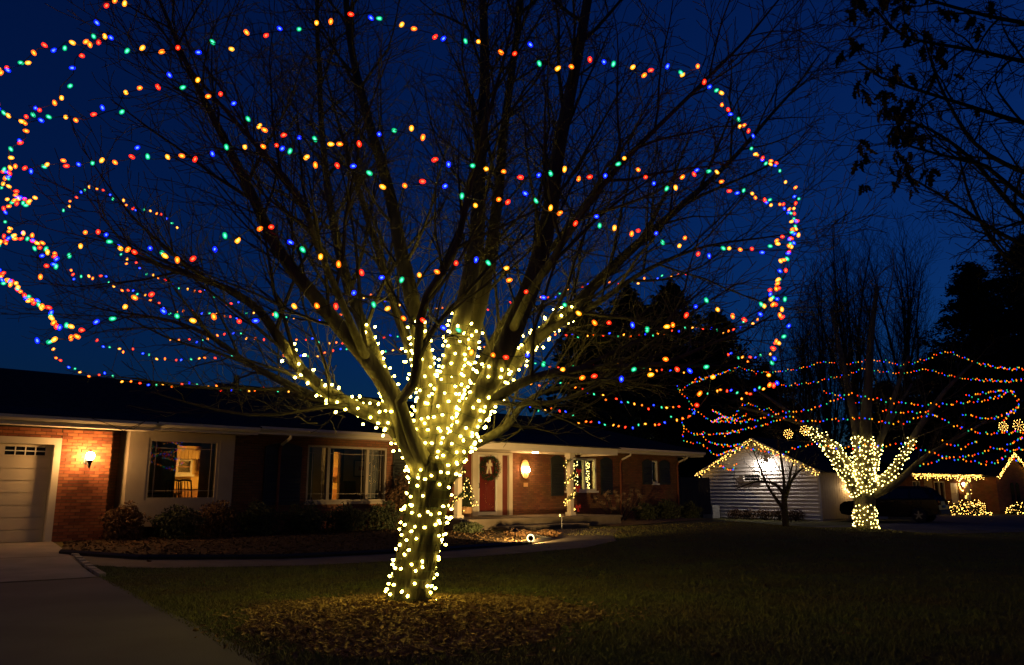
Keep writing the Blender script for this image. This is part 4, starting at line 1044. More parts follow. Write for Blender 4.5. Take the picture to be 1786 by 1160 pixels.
bare_tree(gpos(1585, 72), 26, 0.9, 'many-stemmed tall bare tree next to the dark conifers', 14, thick=0.9)
bare_tree(gpos(1455, 78), 24, 0.8, 'thin bare tree between two larger bare crowns', 21, thick=0.8)
def conifer(base, h, r, label, seed):
    random.seed(seed); R_ = np.random.default_rng(seed)
    t = thing('conifer_tree', label, 'tree', base, 0, 'dark conifers beyond the houses')
    MB().tube([V((0, 0, -0.3)), V((0, 0, h * 0.6)), V((0, 0, h))], [h * 0.02, h * 0.012, 0.03], 7).build('trunk', M_darkbark, t)
    nb = int(h * 34); vs_, fs_ = [], []
    n = 0
    for k in range(nb):
        f = (k + R_.random()) / nb; z = h * (0.06 + 0.94 * f); rr = r * (1 - f) ** 0.5 * (0.9 + 0.10 * math.sin(f * 17 + seed)) * R_.uniform(0.45, 1.25) + 0.15
        az = R_.uniform(0, 6.283); d = np.array([math.cos(az), math.sin(az), 0]); e = np.array([-d[1], d[0], 0])
        m = max(5, int(rr * 17))
        s = R_.random(m) ** 0.7; p = d[None] * (s * rr)[:, None] + e[None] * (R_.normal(0, 0.16, m) * rr * (0.4 + s))[:, None]
        p[:, 2] += z + R_.uniform(-0.4, 0.15) * s * rr + R_.normal(0, 0.16, m)
        L = R_.uniform(0.22, 0.5, m)[:, None]
        dirs = d[None] + R_.normal(0, 0.6, (m, 3)); dirs /= np.linalg.norm(dirs, axis=1)[:, None]
        sd = np.cross(dirs, R_.normal(0, 1, (m, 3))); sd /= np.linalg.norm(sd, axis=1)[:, None] + 1e-9
        a = p - dirs * L * 0.5 + sd * L * 0.28; b = p - dirs * L * 0.5 - sd * L * 0.28; c = p + dirs * L * 0.7
        vs_.append(np.stack([a, b, c], 1).reshape(-1, 3)); fs_.append(np.arange(m * 3).reshape(-1, 3) + n); n += m * 3
    raw_mesh('crown', np.concatenate(vs_), np.concatenate(fs_), M_conifer, t)
    return t
conifer(gpos(1035, 46), 12.4, 4.2, 'dark conifer behind the ranch roof, its narrow top above the porch', 31)
conifer(gpos(1105, 58), 16.4, 5.2, 'tallest dark conifer of the clump behind the ranch house', 32)
conifer(gpos(1180, 63), 18.0, 5.6, 'dark conifer behind the ranch hip end beside the tallest one', 33)
conifer(gpos(1262, 69), 17.0, 6.0, 'dark conifer behind the white siding garage', 34)
conifer(gpos(1735, 88), 27.0, 8.0, 'broad dark conifer behind the icicle-lit brick house', 35)
conifer(gpos(1845, 84), 29.0, 10.0, 'highest dark conifer rising beyond the steep brick gable', 36)
conifer(gpos(1655, 95), 18.0, 8.0, 'low dark conifer filling the gap behind the icicle-lit roof', 37)
conifer(gpos(1345, 74), 13.0, 6.5, 'dark conifer standing behind the garage gable peak', 38)
conifer(gpos(1560, 92), 14.0, 8.0, 'dark conifer behind the bare trees and icicle-lit roof', 39)

# oak with a few dead leaves, its limbs overhanging from the right
random.seed(77)
oak_b = V((8.6, 8.4, T(8.6, 8.4)))
oak = thing('oak_tree', 'overhanging dark oak limbs with withered leaves against the dusk sky', 'tree', oak_b)
otp = [V((0, 0, -0.1)), V((0.02, 0, 1.2)), V((-0.05, 0.05, 2.6)), V((-0.1, 0, 4.0)), V((-0.05, 0.1, 5.5)), V((0, 0.1, 7.5))]
otr = [0.34, 0.27, 0.25, 0.21, 0.16, 0.08]
MB().tube(otp, otr, 14, wob=0.06).build('trunk', M_darkbark, oak, smooth=True)
OAK = [([(1900, 130, -.1), (1786, 107, -.5), (1695, 87, -.9), (1576, 63, -1.2), (1528, 16, -1.4)], 3.3),
       ([(1900, 240, -.1), (1786, 214, -.4), (1655, 174, -.7), (1536, 135, -1.0), (1497, 108, -1.1)], 3.0),
       ([(1900, 460, 0), (1786, 380, -.2), (1695, 278, -.4), (1615, 222, -.6), (1536, 198, -.8)], 2.4),
       ([(1900, 470, .2), (1786, 428, .3), (1715, 389, .4), (1635, 337, .6), (1570, 300, .8)], 2.3),
       ([(1900, 60, -.2), (1786, 40, -.6), (1700, 22, -1), (1600, -10, -1.3), (1560, -60, -1.5)], 3.9),
       ([(1900, 500, .4), (1786, 470, .6), (1730, 420, .8), (1690, 340, 1.0), (1670, 260, 1.2)], 2.2),
       ([(1900, 400, -.2), (1786, 345, -.5), (1720, 290, -.7), (1640, 270, -.9), (1570, 250, -1.1)], 2.7),
       ([(1900, 330, .2), (1786, 300, .4), (1700, 250, .6), (1640, 150, .8), (1610, 60, 1.0)], 2.8)]
tips = []
ocfg = dict(BASE_CFG); ocfg.update(thick=0.016, rmin=0.0035, space={1: 0.2, 2: 0.15, 3: 0.15}, tips=tips, up={1: 0.0, 2: 0.02, 3: 0.0}, lift={1: 0.0, 2: 0.0, 3: 0.0}, wander={1: 0.14, 2: 0.2, 3: 0.25}, minz=-0.8)
for (pl, zj) in OAK:
    pts = [V((-0.05, 0.02, zj))] + [at(x, y, 8.4 + d) - oak_b for (x, y, d) in pl]
    path = catmull(pts, 0.2); n = len(path); rad = [0.085 + (0.010 - 0.085) * (k / (n - 1)) ** 0.6 for k in range(n)]
    ob = MB().tube(path, rad, 8).build('limb', M_darkbark, oak, smooth=True)
    mbs = {1: MB(), 3: MB()}; mbs[2] = mbs[1]
    sprout(mbs, path, rad, 0.30, 0.17, {1: (0.6, 1.4), 2: (0.25, 0.6), 3: (0.1, 0.25)}, 1, ocfg)
    mbs[1].build('branches', M_darkbark, ob, kind='stuff'); mbs[3].build('twigs', M_darkbark, ob, kind='stuff')
leaf_out = [(0, 0), (0.02, 0.12), (0.15, 0.18), (0.07, 0.28), (0.24, 0.38), (0.10, 0.5), (0.25, 0.64), (0.10, 0.72), (0.13, 0.88), (0.0, 1.0)]
leaf_pts = leaf_out + [(-x, y) for (x, y) in reversed(leaf_out[1:-1])]
lm = MB(); lm.poly([(x, y, 0.25 * abs(x) + 0.1 * math.sin(y * 3)) for (x, y) in leaf_pts])
leaf_me = lm.mesh('leaf', mat('withered oak leaf', (0.05, 0.032, 0.018), (0.03, 0.02, 0.012), 0.9, 6, spec=0.1))
vis = []
for (p, d, l) in tips:
    w = p + oak_b; q = w - EYE; k = q.dot(FW)
    if k <= 0: continue
    px, py = CX + F_PX * q.dot(RT) / k, CY - F_PX * q.dot(UP) / k
    if 1470 < px < 1786 and py < 330: vis.append((p, d))
random.shuffle(vis)
spots = sorted(vis, key=lambda t: t[0].x + random.gauss(0, .35))[:len(vis) // 3]; random.shuffle(spots)
for (p, d) in spots[:135]:
    for _ in range(random.choice((1, 2, 3, 4))):
        dd = V((random.gauss(0, .5), random.gauss(0, .5), -1)).normalized()
        M_ = Matrix.Translation(p + V((random.gauss(0, .02), random.gauss(0, .02), 0))) @ dd.to_track_quat('Y', 'Z').to_matrix().to_4x4() @ Matrix.Rotation(random.uniform(0, 6.28), 4, 'Y') @ Matrix.Scale(random.uniform(0.10, 0.19), 4)
        inst('leaf', leaf_me, oak, M_)

# slim dark tree in front of the siding garage
random.seed(5)
sb = on_z(1371, 926, -0.16); sb.z = T(sb.x, sb.y)
st = thing('slim_dark_tree', 'small dark multi-limbed tree standing before the white siding garage', 'tree', sb)
def sp(x, y, dy=0): return at(x, y, sb.y + dy) - sb
stp = catmull([sp(1371, 930), sp(1370, 905), sp(1368, 880), sp(1368, 860)], 0.12)
MB().tube(stp, [0.13 - 0.035 * k / (len(stp) - 1) for k in range(len(stp))], 9, wob=0.05).build('trunk', M_darkbark, st, smooth=True)
for pl in ([(1368, 862), (1367, 835), (1363, 805), (1358, 775), (1352, 745)], [(1366, 888), (1350, 865), (1335, 840), (1320, 800), (1312, 780)], [(1369, 872), (1378, 845), (1390, 825), (1410, 812), (1422, 808)], [(1368, 865), (1358, 850), (1345, 842), (1320, 840), (1285, 852)], [(1369, 868), (1376, 840), (1382, 810), (1392, 785)]):
    path = catmull([sp(x, y, random.uniform(-.1, .1) * k) for k, (x, y) in enumerate(pl)], 0.15); n = len(path); rad = [0.075 - 0.06 * (k / (n - 1)) ** 0.7 for k in range(n)]
    ob = MB().tube(path, rad, 7).build('limb', M_darkbark, st, smooth=True)
    mbs = {1: MB(), 3: MB()}; mbs[2] = mbs[1]
    c = dict(BASE_CFG); c.update(thick=0.014, rmin=0.005, space={1: .2, 2: .2, 3: .2}, max=2)
    sprout(mbs, path, rad, 0.3, 0.16, {1: (0.5, 1.3), 2: (0.25, 0.6), 3: (.1, .3)}, 1, c)
    mbs[1].build('branches', M_darkbark, ob, kind='stuff')
# ------------------------------------------------------------------ lamps and decorations on the house
random.seed(101)
def wall_lantern(u, v, z, label):
    t = thing('wall_lantern', label, 'lamp', HP(u, v, z), HANG)
    MB().box(-0.05, 0.05, -0.02, 0.0, -0.16, -0.02).build('back_plate', M_black, t)
    MB().tube([V((0, -0.02, -0.06)), V((0, -0.2, -0.22)), V((0, -0.27, -0.24)), V((0, -0.28, -0.20))], [0.012, 0.012, 0.014, 0.02], 6).build('arm', M_black, t)
    MB().lathe([(0.022, -0.24), (0.03, -0.16), (0.07, -0.085), (0.075, -0.07)], (0, -0.28, 0), 10).build('cup', M_black, t)
    MB().lathe([(0.055, -0.07), (0.078, -0.03), (0.085, 0.02), (0.07, 0.07), (0.03, 0.095)], (0, -0.28, 0), 14).build('globe', E_lamp, t, smooth=True)
    MB().lathe([(0.05, 0.092), (0.03, 0.115), (0.008, 0.15)], (0, -0.28, 0), 10).build('cap', M_black, t)
lu, lz = hw(150, 797, 0.6)
wall_lantern(lu, 0.612, lz, 'glowing globe lantern on the brick pier beside the garage door')
wall_lantern(-5.35, 0.612, lz, 'globe lantern on the far brick pier of the garage')
# entrance sconce with oval back plate
du, dz_ = hw(915, 818, 0.0)
sc = thing('entrance_sconce', 'oval copper sconce with two glowing candle bulbs on brick by front door', 'lamp', HP(du, 0.003, dz_), HANG)
m_ = MB(); n = 28; oval = [(0.21 * math.cos(2 * math.pi * k / n), 0.33 * math.sin(2 * math.pi * k / n)) for k in range(n)]
m_.prism(oval, 'y', -0.025, 0.0); m_.build('oval_plate', M_copper, sc)
m_ = MB(); m_.tube([V((0.21 * math.cos(2 * math.pi * k / n), -0.03, 0.33 * math.sin(2 * math.pi * k / n))) for k in range(n + 1)], [0.012] * (n + 1), 6); m_.build('rim', M_bronze, sc)
for x in (-0.10, 0.085):
    MB().tube([V((0, -0.03, -0.20)), V((x * 0.6, -0.09, -0.24)), V((x, -0.10, -0.20)), V((x, -0.10, -0.15))], [0.01] * 4, 6).build('arm', M_bronze, sc)
    MB().tube([V((x, -0.10, -0.152)), V((x, -0.10, -0.115))], [0.03, 0.022], 8).build('candle_cup', M_bronze, sc)
    MB().lathe([(0.02, -0.112), (0.055, -0.07), (0.06, -0.03), (0.035, 0.02), (0.008, 0.07)], (x, -0.10, 0), 10).build('candle_bulb', E_lamp2, sc, smooth=True)
pcl = thing('porch_ceiling_light', 'flush round ceiling light under the porch roof before the door', 'lamp', HP(14.7, 1.15, 2.519), HANG)
MB().lathe([(0.13, 0), (0.13, -0.02), (0.11, -0.03)], sides=18).build('rim', M_white, pcl); MB().lathe([(0.108, -0.0305), (0.09, -0.045), (0.03, -0.05)], sides=18).build('lens', emit('porch ceiling lamp', (1.0, 0.6, 0.22), 190), pcl)
pu_, pz_ = hw(916, 846, 0.0)
pl_ = thing('wall_plaque', 'small cream plaque on the brick under the oval sconce', 'plaque', HP(pu_, 0.003, pz_), HANG)
MB().box(-0.1, 0.1, -0.03, 0, -0.06, 0.06).build('box', M_copper, pl_); MB().box(-0.105, 0.105, -0.04, 0.0, 0.061, 0.075).build('lid', M_copper, pl_)
# needle clumps for wreath and garland
def needles(mb, p, r, n, ln, mi=0):
    for _ in range(n):
        d = V((random.gauss(0, 1), random.gauss(0, 1), random.gauss(0, 1))).normalized(); q = p + d * random.uniform(0, r)
        t = (d + V((random.gauss(0, .5), random.gauss(0, .5), random.gauss(0, .5)))).normalized(); s = t.orthogonal().normalized() * ln * 0.12
        k = len(mb.v); mb.v += [tuple(q - s), tuple(q + s), tuple(q + t * ln)]; mb.f.append((k, k+1, k+2)); mb.m.append(mi)
wu, wz = hw(853, 817, 0.08)
wr = thing('door_wreath', 'large green wreath with red berries and cream bow on front door', 'wreath', HP(wu, 0.052, wz), HANG)
m_ = MB(); R0 = 0.34
for k in range(150):
    a = 2 * math.pi * k / 150; needles(m_, V((R0 * math.cos(a), -0.08 + random.uniform(-.03, .03), R0 * math.sin(a))), 0.10, 26, 0.07)
m_.build('greenery', M_garland, wr)
m_ = MB(); vv, ff = mini_geo(0.014)
for k in range(90):
    a = random.uniform(0, 6.28); rr = R0 + random.uniform(-.11, .11); m_.add(vv, ff, Matrix.Translation((rr * math.cos(a), -0.17 + random.uniform(0, .03), rr * math.sin(a))))
m_.build('berries', M_redbow, wr, kind='stuff')
m_ = MB(); bx, bz = -0.17, 0.10
for s in (-1, 1):
    m_.prism([(bx, bz), (bx + s * 0.11, bz + 0.08), (bx + s * 0.13, bz - 0.04)], 'y', -0.24, -0.21)
    m_.prism([(bx, bz), (bx + s * 0.05, bz), (bx + s * 0.12, bz - 0.28), (bx + s * 0.05, bz - 0.27)], 'y', -0.225, -0.2)
m_.prism([(bx - .035, bz - .035), (bx + .035, bz - .035), (bx + .04, bz + .17), (bx - .03, bz + .17)], 'y', -0.26, -0.23)
m_.build('bow', M_cream, wr)
# door mat
MB().box(13.1, 14.3, -0.95, -0.25, 0.4325, 0.447)
dm = thing('door_mat', 'dark door mat on the porch before the red door', 'mat', HP(13.6, 0.6, 0.4325), HANG); MB().box(-0.5, 0.5, -0.3, 0.3, 0, 0.014).build('pile', M_black, dm)
# garland spiral on the porch post
def garland(label, p0, hgt, rad, turns, nb, parent_rz=HANG, big_=True):
    g = thing('garland', label, 'garland', p0, parent_rz)
    path = [V((rad * math.cos(2 * math.pi * turns * k / 90), rad * math.sin(2 * math.pi * turns * k / 90), 0.08 + (hgt - 0.16) * k / 90)) for k in range(91)]
    m_ = MB()
    for p in path: needles(m_, p, 0.06, 26 if big_ else 6, 0.07)
    m_.build('greenery', M_garland, g)
    m_ = MB(); vv, ff = mini_geo(0.017 if big_ else 0.03)
    for k in range(nb):
        p = random.choice(path); d = V((random.gauss(0, 1), random.gauss(0, 1), random.gauss(0, 1))).normalized()
        m_.add(vv, ff, Matrix.Translation(p + d * 0.075))
    m_.build('bulbs', E_garl, g, kind='stuff')
    return g, path
gl, gp = garland('lit evergreen garland spiralling up the cream porch post, with red bows', HP(15.45, 2.02, 0.56), 1.76, 0.15, 2.6, 85)
for f in (0.06, 0.45, 0.78):
    p = gp[int(f * 90)]; m_ = MB(); 
    q = V((p.x, -0.26, p.z))
    for s in (-1, 1): m_.prism([(q.x, q.z), (q.x + s * .1, q.z + .07), (q.x + s * .11, q.z - .05)], 'y', -0.27, -0.24); m_.prism([(q.x, q.z), (q.x + s * .05, q.z - .15), (q.x + s * .01, q.z - .16)], 'y', -0.265, -0.245)
    m_.build('bow', M_redbow, gl)
gl2, _ = garland('lit evergreen garland round the porch post half hidden by the big trunk', HP(10.63, 2.02, 0.56), 1.76, 0.15, 2.6, 60)
# small lit tree in a pot at the left of the entrance
tu, tv = uv_of(on_z(795, 905, 0.43))
pt = thing('potted_tree', 'small lit evergreen in a pot on the porch beside the big trunk', 'plant', HP(12.15, 0.65, 0.432), HANG)
MB().lathe([(0.13, 0), (0.19, 0.3), (0.2, 0.32), (0.17, 0.32)], sides=14).build('pot', M_copper, pt)
m_ = MB(); 
for k in range(120):
    f = random.random() ** 1.4; a = random.uniform(0, 6.28); rr = 0.30 * (1 - f) * math.sqrt(random.random()); needles(m_, V((rr * math.cos(a), rr * math.sin(a), 0.33 + 0.85 * f)), 0.07, 24, 0.08)
m_.build('foliage', M_garland, pt)
m_ = MB(); vv, ff = mini_geo(0.017)
for k in range(60):
    f = random.random() ** 1.3; a = random.uniform(0, 6.28); rr = 0.34 * (1 - f) + .02; m_.add(vv, ff, Matrix.Translation((rr * math.cos(a), rr * math.sin(a), 0.34 + 0.85 * f)))
m_.build('bulbs', E_garl, pt, kind='stuff')
# curtain lights inside the two-part window
for w_i, (a, b, lab) in enumerate(((17.55, 18.42, 'curtain of warm mini lights hanging behind the window pane next to the post'), (18.68, 19.1, 'curtain of warm mini lights hanging behind the narrower pane by the shutter'))):
    cl = thing('curtain_lights', lab, 'string lights', HP(a, -0.22, 1.3), HANG)
    m_ = MB(); vv, ff = mini_geo(0.015); wm = MB()
    ncol = int((b - a) / 0.075)
    for c in range(ncol):
        x = 0.04 + c * 0.075; wm.tube([V((x, 0, 0)), V((x, 0, 1.1))], [0.002] * 2, 3)
        for k in range(10):
            if w_i == 0 and random.random() < 0.35 : continue
            m_.add(vv, ff, Matrix.Translation((x + random.gauss(0, .015), random.gauss(0, .01), 0.03 + k * 0.105 + random.gauss(0, .025))))
    m_.build('bulbs', E_warmfar, cl, kind='stuff'); wm.build('wires', M_wire, cl, kind='stuff')
# garden lights
su = on_z(926, 943, 0.10); su.z = T(su.x, su.y) + 0.02
spt = thing('garden_spotlight', 'small lit garden spotlight at the tip of the planting bed', 'lamp', su)
MB().tube([V((0, 0, 0)), V((0, 0, 0.10))], [0.02, 0.015], 6).build('stake', M_black, spt)
hd = (HP(13.7, 0.0, 1.1) - (su + V((0, 0, 0.13)))).normalized()
MB().tube([V((0, 0, 0.13)) - hd * 0.07, V((0, 0, 0.13)) - hd * 0.02, V((0, 0, 0.13)) + hd * 0.06], [0.03, 0.06, 0.066], 12).build('housing', M_black, spt)
MB().tube([V((0, 0, 0.13)) + hd * 0.0605, V((0, 0, 0.13)) + hd * 0.066], [0.062, 0.055], 12).build('lens', E_spot, spt)
sl_d = bpy.data.lights.new('spot_beam', 'SPOT'); sl_d.energy = 1700; sl_d.color = (1.0, 0.62, 0.20); sl_d.spot_size = math.radians(112); sl_d.spot_blend = 0.75; sl_d.shadow_soft_size = 0.05
sl_o = bpy.data.objects.new('spot_beam', sl_d); C.objects.link(sl_o); sl_o.parent = spt; sl_o.location = V((0, 0, 0.13)) + hd * 0.09
sl_o.rotation_euler = hd.to_track_quat('-Z', 'Y').to_euler()
ringq = hd.to_track_quat('Z', 'Y')
MB().tube([V((0, 0, 0.13)) + hd * 0.055 + ringq @ V((0.075 * math.cos(a), 0.075 * math.sin(a), 0)) for a in [k * 6.2832 / 16 for k in range(17)]], [0.011] * 17, 6).build('glowing_rim', E_spot, spt)
plp = on_z(898, 942, 0.10); plp.z = T(plp.x, plp.y)
pth = thing('path_light', 'unlit mushroom-cap path light standing beside the garden spotlight', 'lamp', plp)
MB().tube([V((0, 0, 0)), V((0, 0, 0.30))], [0.012, 0.012], 6).build('stem', M_black, pth)
MB().lathe([(0.10, 0.28), (0.085, 0.30), (0.03, 0.345), (0.008, 0.37)], sides=12).build('cap', M_black, pth)
skp = on_z(980, 929, 0.10); skp.z = T(skp.x, skp.y)
stk = thing('stake_light', 'thin stake with tiny glowing light at the right end of the porch step', 'lamp', skp)
MB().tube([V((0, 0, 0)), V((0, 0, 0.50))], [0.008, 0.008], 5).build('stake', M_grey, stk)
MB().lathe([(0.012, 0), (0.024, 0.03), (0.012, 0.06)], (-0.05, 0, 0.48), 8).build('lamp_head', E_garl, stk)

# ------------------------------------------------------------------ shrubs
def shrub(p, rx, rz_, n, label, m=None, seed=0, twiggy=True, rot=0):
    R_ = np.random.default_rng(seed + 1000); p = V((p.x, p.y, T(p.x, p.y)))
    t = thing('shrub', label, 'shrub', p, rot, 'shrubs along the house front')
    stem = MB()
    for k in range(10):
        a = R_.uniform(0, 6.28); e = V((math.cos(a) * rx * .7, math.sin(a) * rx * .6, rz_ * R_.uniform(.5, 1))); stem.tube([V((0, 0, -.05)), e * 0.5 + V((0, 0, .1)), e], [0.012, 0.008, 0.004], 4)
    stem.build('stems', M_darkbark, t)
    u = R_.normal(0, 1, (n, 3)); u /= np.linalg.norm(u, axis=1)[:, None]; rr = R_.random(n) ** 0.4
    lump = 1 + 0.22 * np.sin(u[:, 0] * 5 + seed) * np.cos(u[:, 1] * 4 + seed * 2) + 0.15 * np.sin(u[:, 2] * 7)
    c = u * (rr * lump)[:, None] * np.array([rx, rx * 0.8, rz_ * 0.55]); c[:, 2] += rz_ * 0.52
    c = c[c[:, 2] > 0.02]; n = len(c)
    d = R_.normal(0, 1, (n, 3)); d /= np.linalg.norm(d, axis=1)[:, None]; e = np.cross(d, R_.normal(0, 1, (n, 3))); e /= np.linalg.norm(e, axis=1)[:, None]
    L = R_.uniform(0.025, 0.05, n)[:, None]
    v4 = np.stack([c - d * L, c + e * L * .5, c + d * L, c - e * L * .5], 1).reshape(-1, 3); b = np.arange(n)[:, None] * 4
    f = np.concatenate([b + np.array([[0, 1, 2]]), b + np.array([[0, 2, 3]])])
    raw_mesh('foliage', v4, f, m or M_shrub, t)
    return t
SH = [(1.9, 1.0, .45, .75, 'bronze-leaved low shrub at the foot of the bay window, garage side', M_shrubred), (2.9, 1.35, .55, .7, 'dark rounded shrub below the bay window glass', M_shrub), (3.9, 1.2, .5, .8, 'bronze twiggy shrub below the bay window, far corner', M_shrubred),
      (5.0, 1.1, .55, .75, 'dark evergreen shrub between bay window and downspout', M_shrub), (6.2, 1.2, .6, .7, 'low dark shrub under the black shutter', M_shrub), (7.4, 1.2, .6, .65, 'low dark shrub under the three-part window, shutter end', M_shrub), (8.7, 1.1, .55, .7, 'low dark shrub under the three-part window, porch end', M_shrub),
      (9.75, 0.6, .45, 1.5, 'tall bronze shrub beside the three-part window', M_shrubred), (10.1, 3.1, .4, .26, 'low spreading plant in the bed before the porch step', M_shrub), (20.8, 1.0, .5, .6, 'dark shrub by the wall beneath the right-hand shutters', M_shrub), (22.2, 1.0, .55, .7, 'dark rounded shrub under the tiny window', M_shrub), (23.8, 1.0, .5, .6, 'dark shrub at the far house corner', M_shrub)]
for k, (u, v, rx, rz_, lab, m) in enumerate(SH): shrub(HP(u, v, 0), rx, rz_, 2600, lab, m, k)
for k, u in enumerate((10.55, 11.2)): shrub(HP(u, 4.6 + 0.4 * k, 0), .35, .17, 500, ('sparse low plant lit golden behind the path light', 'sparse low plant lit golden beside the spotlight')[k], M_shrubred, 60 + k)
# dried hydrangea right of the post
hyp = HP(19.0, 1.1, 0); hyp.z = T(hyp.x, hyp.y)
hy = thing('hydrangea', 'dried hydrangea with pale tan flower heads under the light-curtain window', 'shrub', hyp, HANG)
hm = MB(); sm = MB()
for k in range(24):
    x, y, z = random.uniform(-1.0, 1.0), random.uniform(-.5, .4), random.uniform(.45, 1.15)
    sm.tube([V((x * .3, y * .3, 0)), V((x * .7, y * .7, z * .6)), V((x, y, z))], [.01, .008, .005], 4)
    h1 = MB(); needles(h1, V((0, 0, 0)), 0.09, 110, 0.045)
    o = h1.build('flower_head', M_hyd, hy); o.location = (x, y, z)
sm.build('stems', M_darkbark, hy)

# ------------------------------------------------------------------ mulch chips, grass, leaves
def chips(name, cx, cy, n, sampler, size, m, label=None):
    xy = sampler(n); n = len(xy); z = terr(xy[:, 0], xy[:, 1]) + 0.012 + rng.random(n) * 0.02
    c = np.stack([xy[:, 0], xy[:, 1], z], 1)
    d = rng.normal(0, 1, (n, 3)); d[:, 2] *= 0.45; d /= np.linalg.norm(d, axis=1)[:, None]
    e = np.cross(d, rng.normal(0, .35, (n, 3)) + np.array([0, 0, 1])); e /= np.linalg.norm(e, axis=1)[:, None]
    L = (size * rng.uniform(.5, 1.4, n))[:, None]; W = L * rng.uniform(.2, .5, n)[:, None]
    nrm = np.cross(d, e) * 0.004
    v8 = np.stack([c - d*L - e*W, c + d*L - e*W, c + d*L + e*W, c - d*L + e*W, c - d*L*.9 - e*W + nrm, c + d*L - e*W + nrm, c + d*L + e*W*.8 + nrm, c - d*L + e*W + nrm], 1).reshape(-1, 3)
    tri = np.array([[4,5,6],[4,6,7],[0,1,5],[0,5,4],[1,2,6],[1,6,5],[2,3,7],[2,7,6],[3,0,4],[3,4,7]])
    f = (np.arange(n)[:, None, None] * 8 + tri[None]).reshape(-1, 3)
    o = raw_mesh(name, v8, f, m, kind='stuff')
    if label: tag(o, label[0], label[1])
    return o
def ring_sampler(n):
    a = rng.random(n) * 6.283; r = 1.62 * np.sqrt(rng.random(n)) * np.where(rng.random(n) < 0.16, rng.uniform(1.0, 1.3, n), 1.0) * (1 + 0.08 * np.sin(a * 3) + 0.06 * np.sin(a * 7 + 1)); 
    return np.stack([TREE.x + 0.1 + r * np.cos(a) * 1.05, TREE.y - 0.02 + r * np.sin(a) * 1.08], 1)
rr_ = MB(); ring = [(TREE.x + 0.1 + 1.6 * 1.05 * math.cos(a) * (1 + .08 * math.sin(3 * a) + .06 * math.sin(7 * a + 1)), TREE.y - 0.02 + 1.6 * 1.08 * math.sin(a) * (1 + .08 * math.sin(3 * a) + .06 * math.sin(7 * a + 1))) for a in [k * 6.2832 / 60 for k in range(60)]]
c0 = V((TREE.x + .1, TREE.y, 0)); rings = 14
for j in range(rings):
    for k in range(60):
        q = []
        for (jj, kk) in ((j, k), (j + 1, k), (j + 1, (k + 1) % 60), (j, (k + 1) % 60)):
            f = max(jj, 0.02) / rings; x = c0.x + (ring[kk][0] - c0.x) * f; y = c0.y + (ring[kk][1] - c0.y) * f; q.append((x, y, T(x, y) + 0.01))
        rr_.quad(*q)
structure(rr_.build('mulch_ring', M_mulch))
chips('mulch_chips', 0, 0, 9000, ring_sampler, 0.028, M_chip, ('loose wood chips mounded round the big tree foot', 'mulch'))
bedpoly = [(p.x, p.y) for p in bed_edge] + [(p.x, p.y) for p in reversed(bed_wall)]
def bed_sampler(n):
    xy = np.stack([rng.uniform(-10, 1.2, n * 3), rng.uniform(14, 26, n * 3)], 1); return xy[in_poly(xy[:, 0], xy[:, 1], bedpoly)][:n]
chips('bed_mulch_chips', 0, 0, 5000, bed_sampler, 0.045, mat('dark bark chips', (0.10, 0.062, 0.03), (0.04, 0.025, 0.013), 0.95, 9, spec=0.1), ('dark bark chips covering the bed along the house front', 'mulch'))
# grass blades on the lawn in view
drivepoly = [dl(0, 0), dl(0.4765, -0.02), dl(1.9, -0.2), dl(1.9, 7.5), dl(0, 6)]
walkpoly = [(p.x, p.y) for p in bed_edge] + [(p.x, p.y) for p in reversed(walk_out)]
N = 420000
ys = 4.6 * (32 / 4.6) ** (rng.random(N) ** 0.9)
xs = rng.uniform(-0.72, 0.78, N) * ys
keep = ~in_poly(xs, ys, [(p.x, p.y) for p in drivepoly]) & ~in_poly(xs, ys, walkpoly) & ~in_poly(xs, ys, bedpoly) & ~in_poly(xs, ys, ring)
uu = (xs - HO.x) * HU.x + (ys - HO.y) * HU.y; vv_ = (xs - HO.x) * HN.x + (ys - HO.y) * HN.y
keep &= ~((vv_ < 3.4) & (uu < 26)) 
xs, ys = xs[keep], ys[keep]; n = len(xs)
base = np.stack([xs, ys, terr(xs, ys)], 1)
patch = 0.5 + 0.5 * np.sin(xs * 2.1 + 1.3 * np.sin(ys * 1.3)) * np.cos(ys * 1.7 + np.sin(xs * .9))
hgt = rng.uniform(.018, .045, n) * (0.7 + 0.6 * patch); az = rng.random(n) * 6.283; wd = rng.uniform(.0025, .005, n) * (0.7 + ys / 9)
sx_ = np.stack([np.cos(az) * wd, np.sin(az) * wd, np.zeros(n)], 1); lean = rng.normal(0, .6, (n, 2)) * hgt[:, None]
tip = base + np.concatenate([lean, hgt[:, None]], 1)
gv = np.stack([base - sx_, base + sx_, tip], 1).reshape(-1, 3)
o = raw_mesh('grass', gv, np.arange(n * 3).reshape(-1, 3), M_blade, kind='stuff'); tag(o, 'short olive-brown winter grass of the front lawn', 'grass')
def lawn_sampler(n):
    y = 4.6 * (28 / 4.6) ** rng.random(n); x = rng.uniform(-.7, .75, n) * y; k = ~in_poly(x, y, [(p.x, p.y) for p in drivepoly]) & ~in_poly(x, y, bedpoly)
    return np.stack([x, y], 1)[k]
chips('fallen_leaves', 0, 0, 260, lawn_sampler, 0.03, M_leafdry, ('scattered small dry leaves lying on the lawn', 'leaves'))

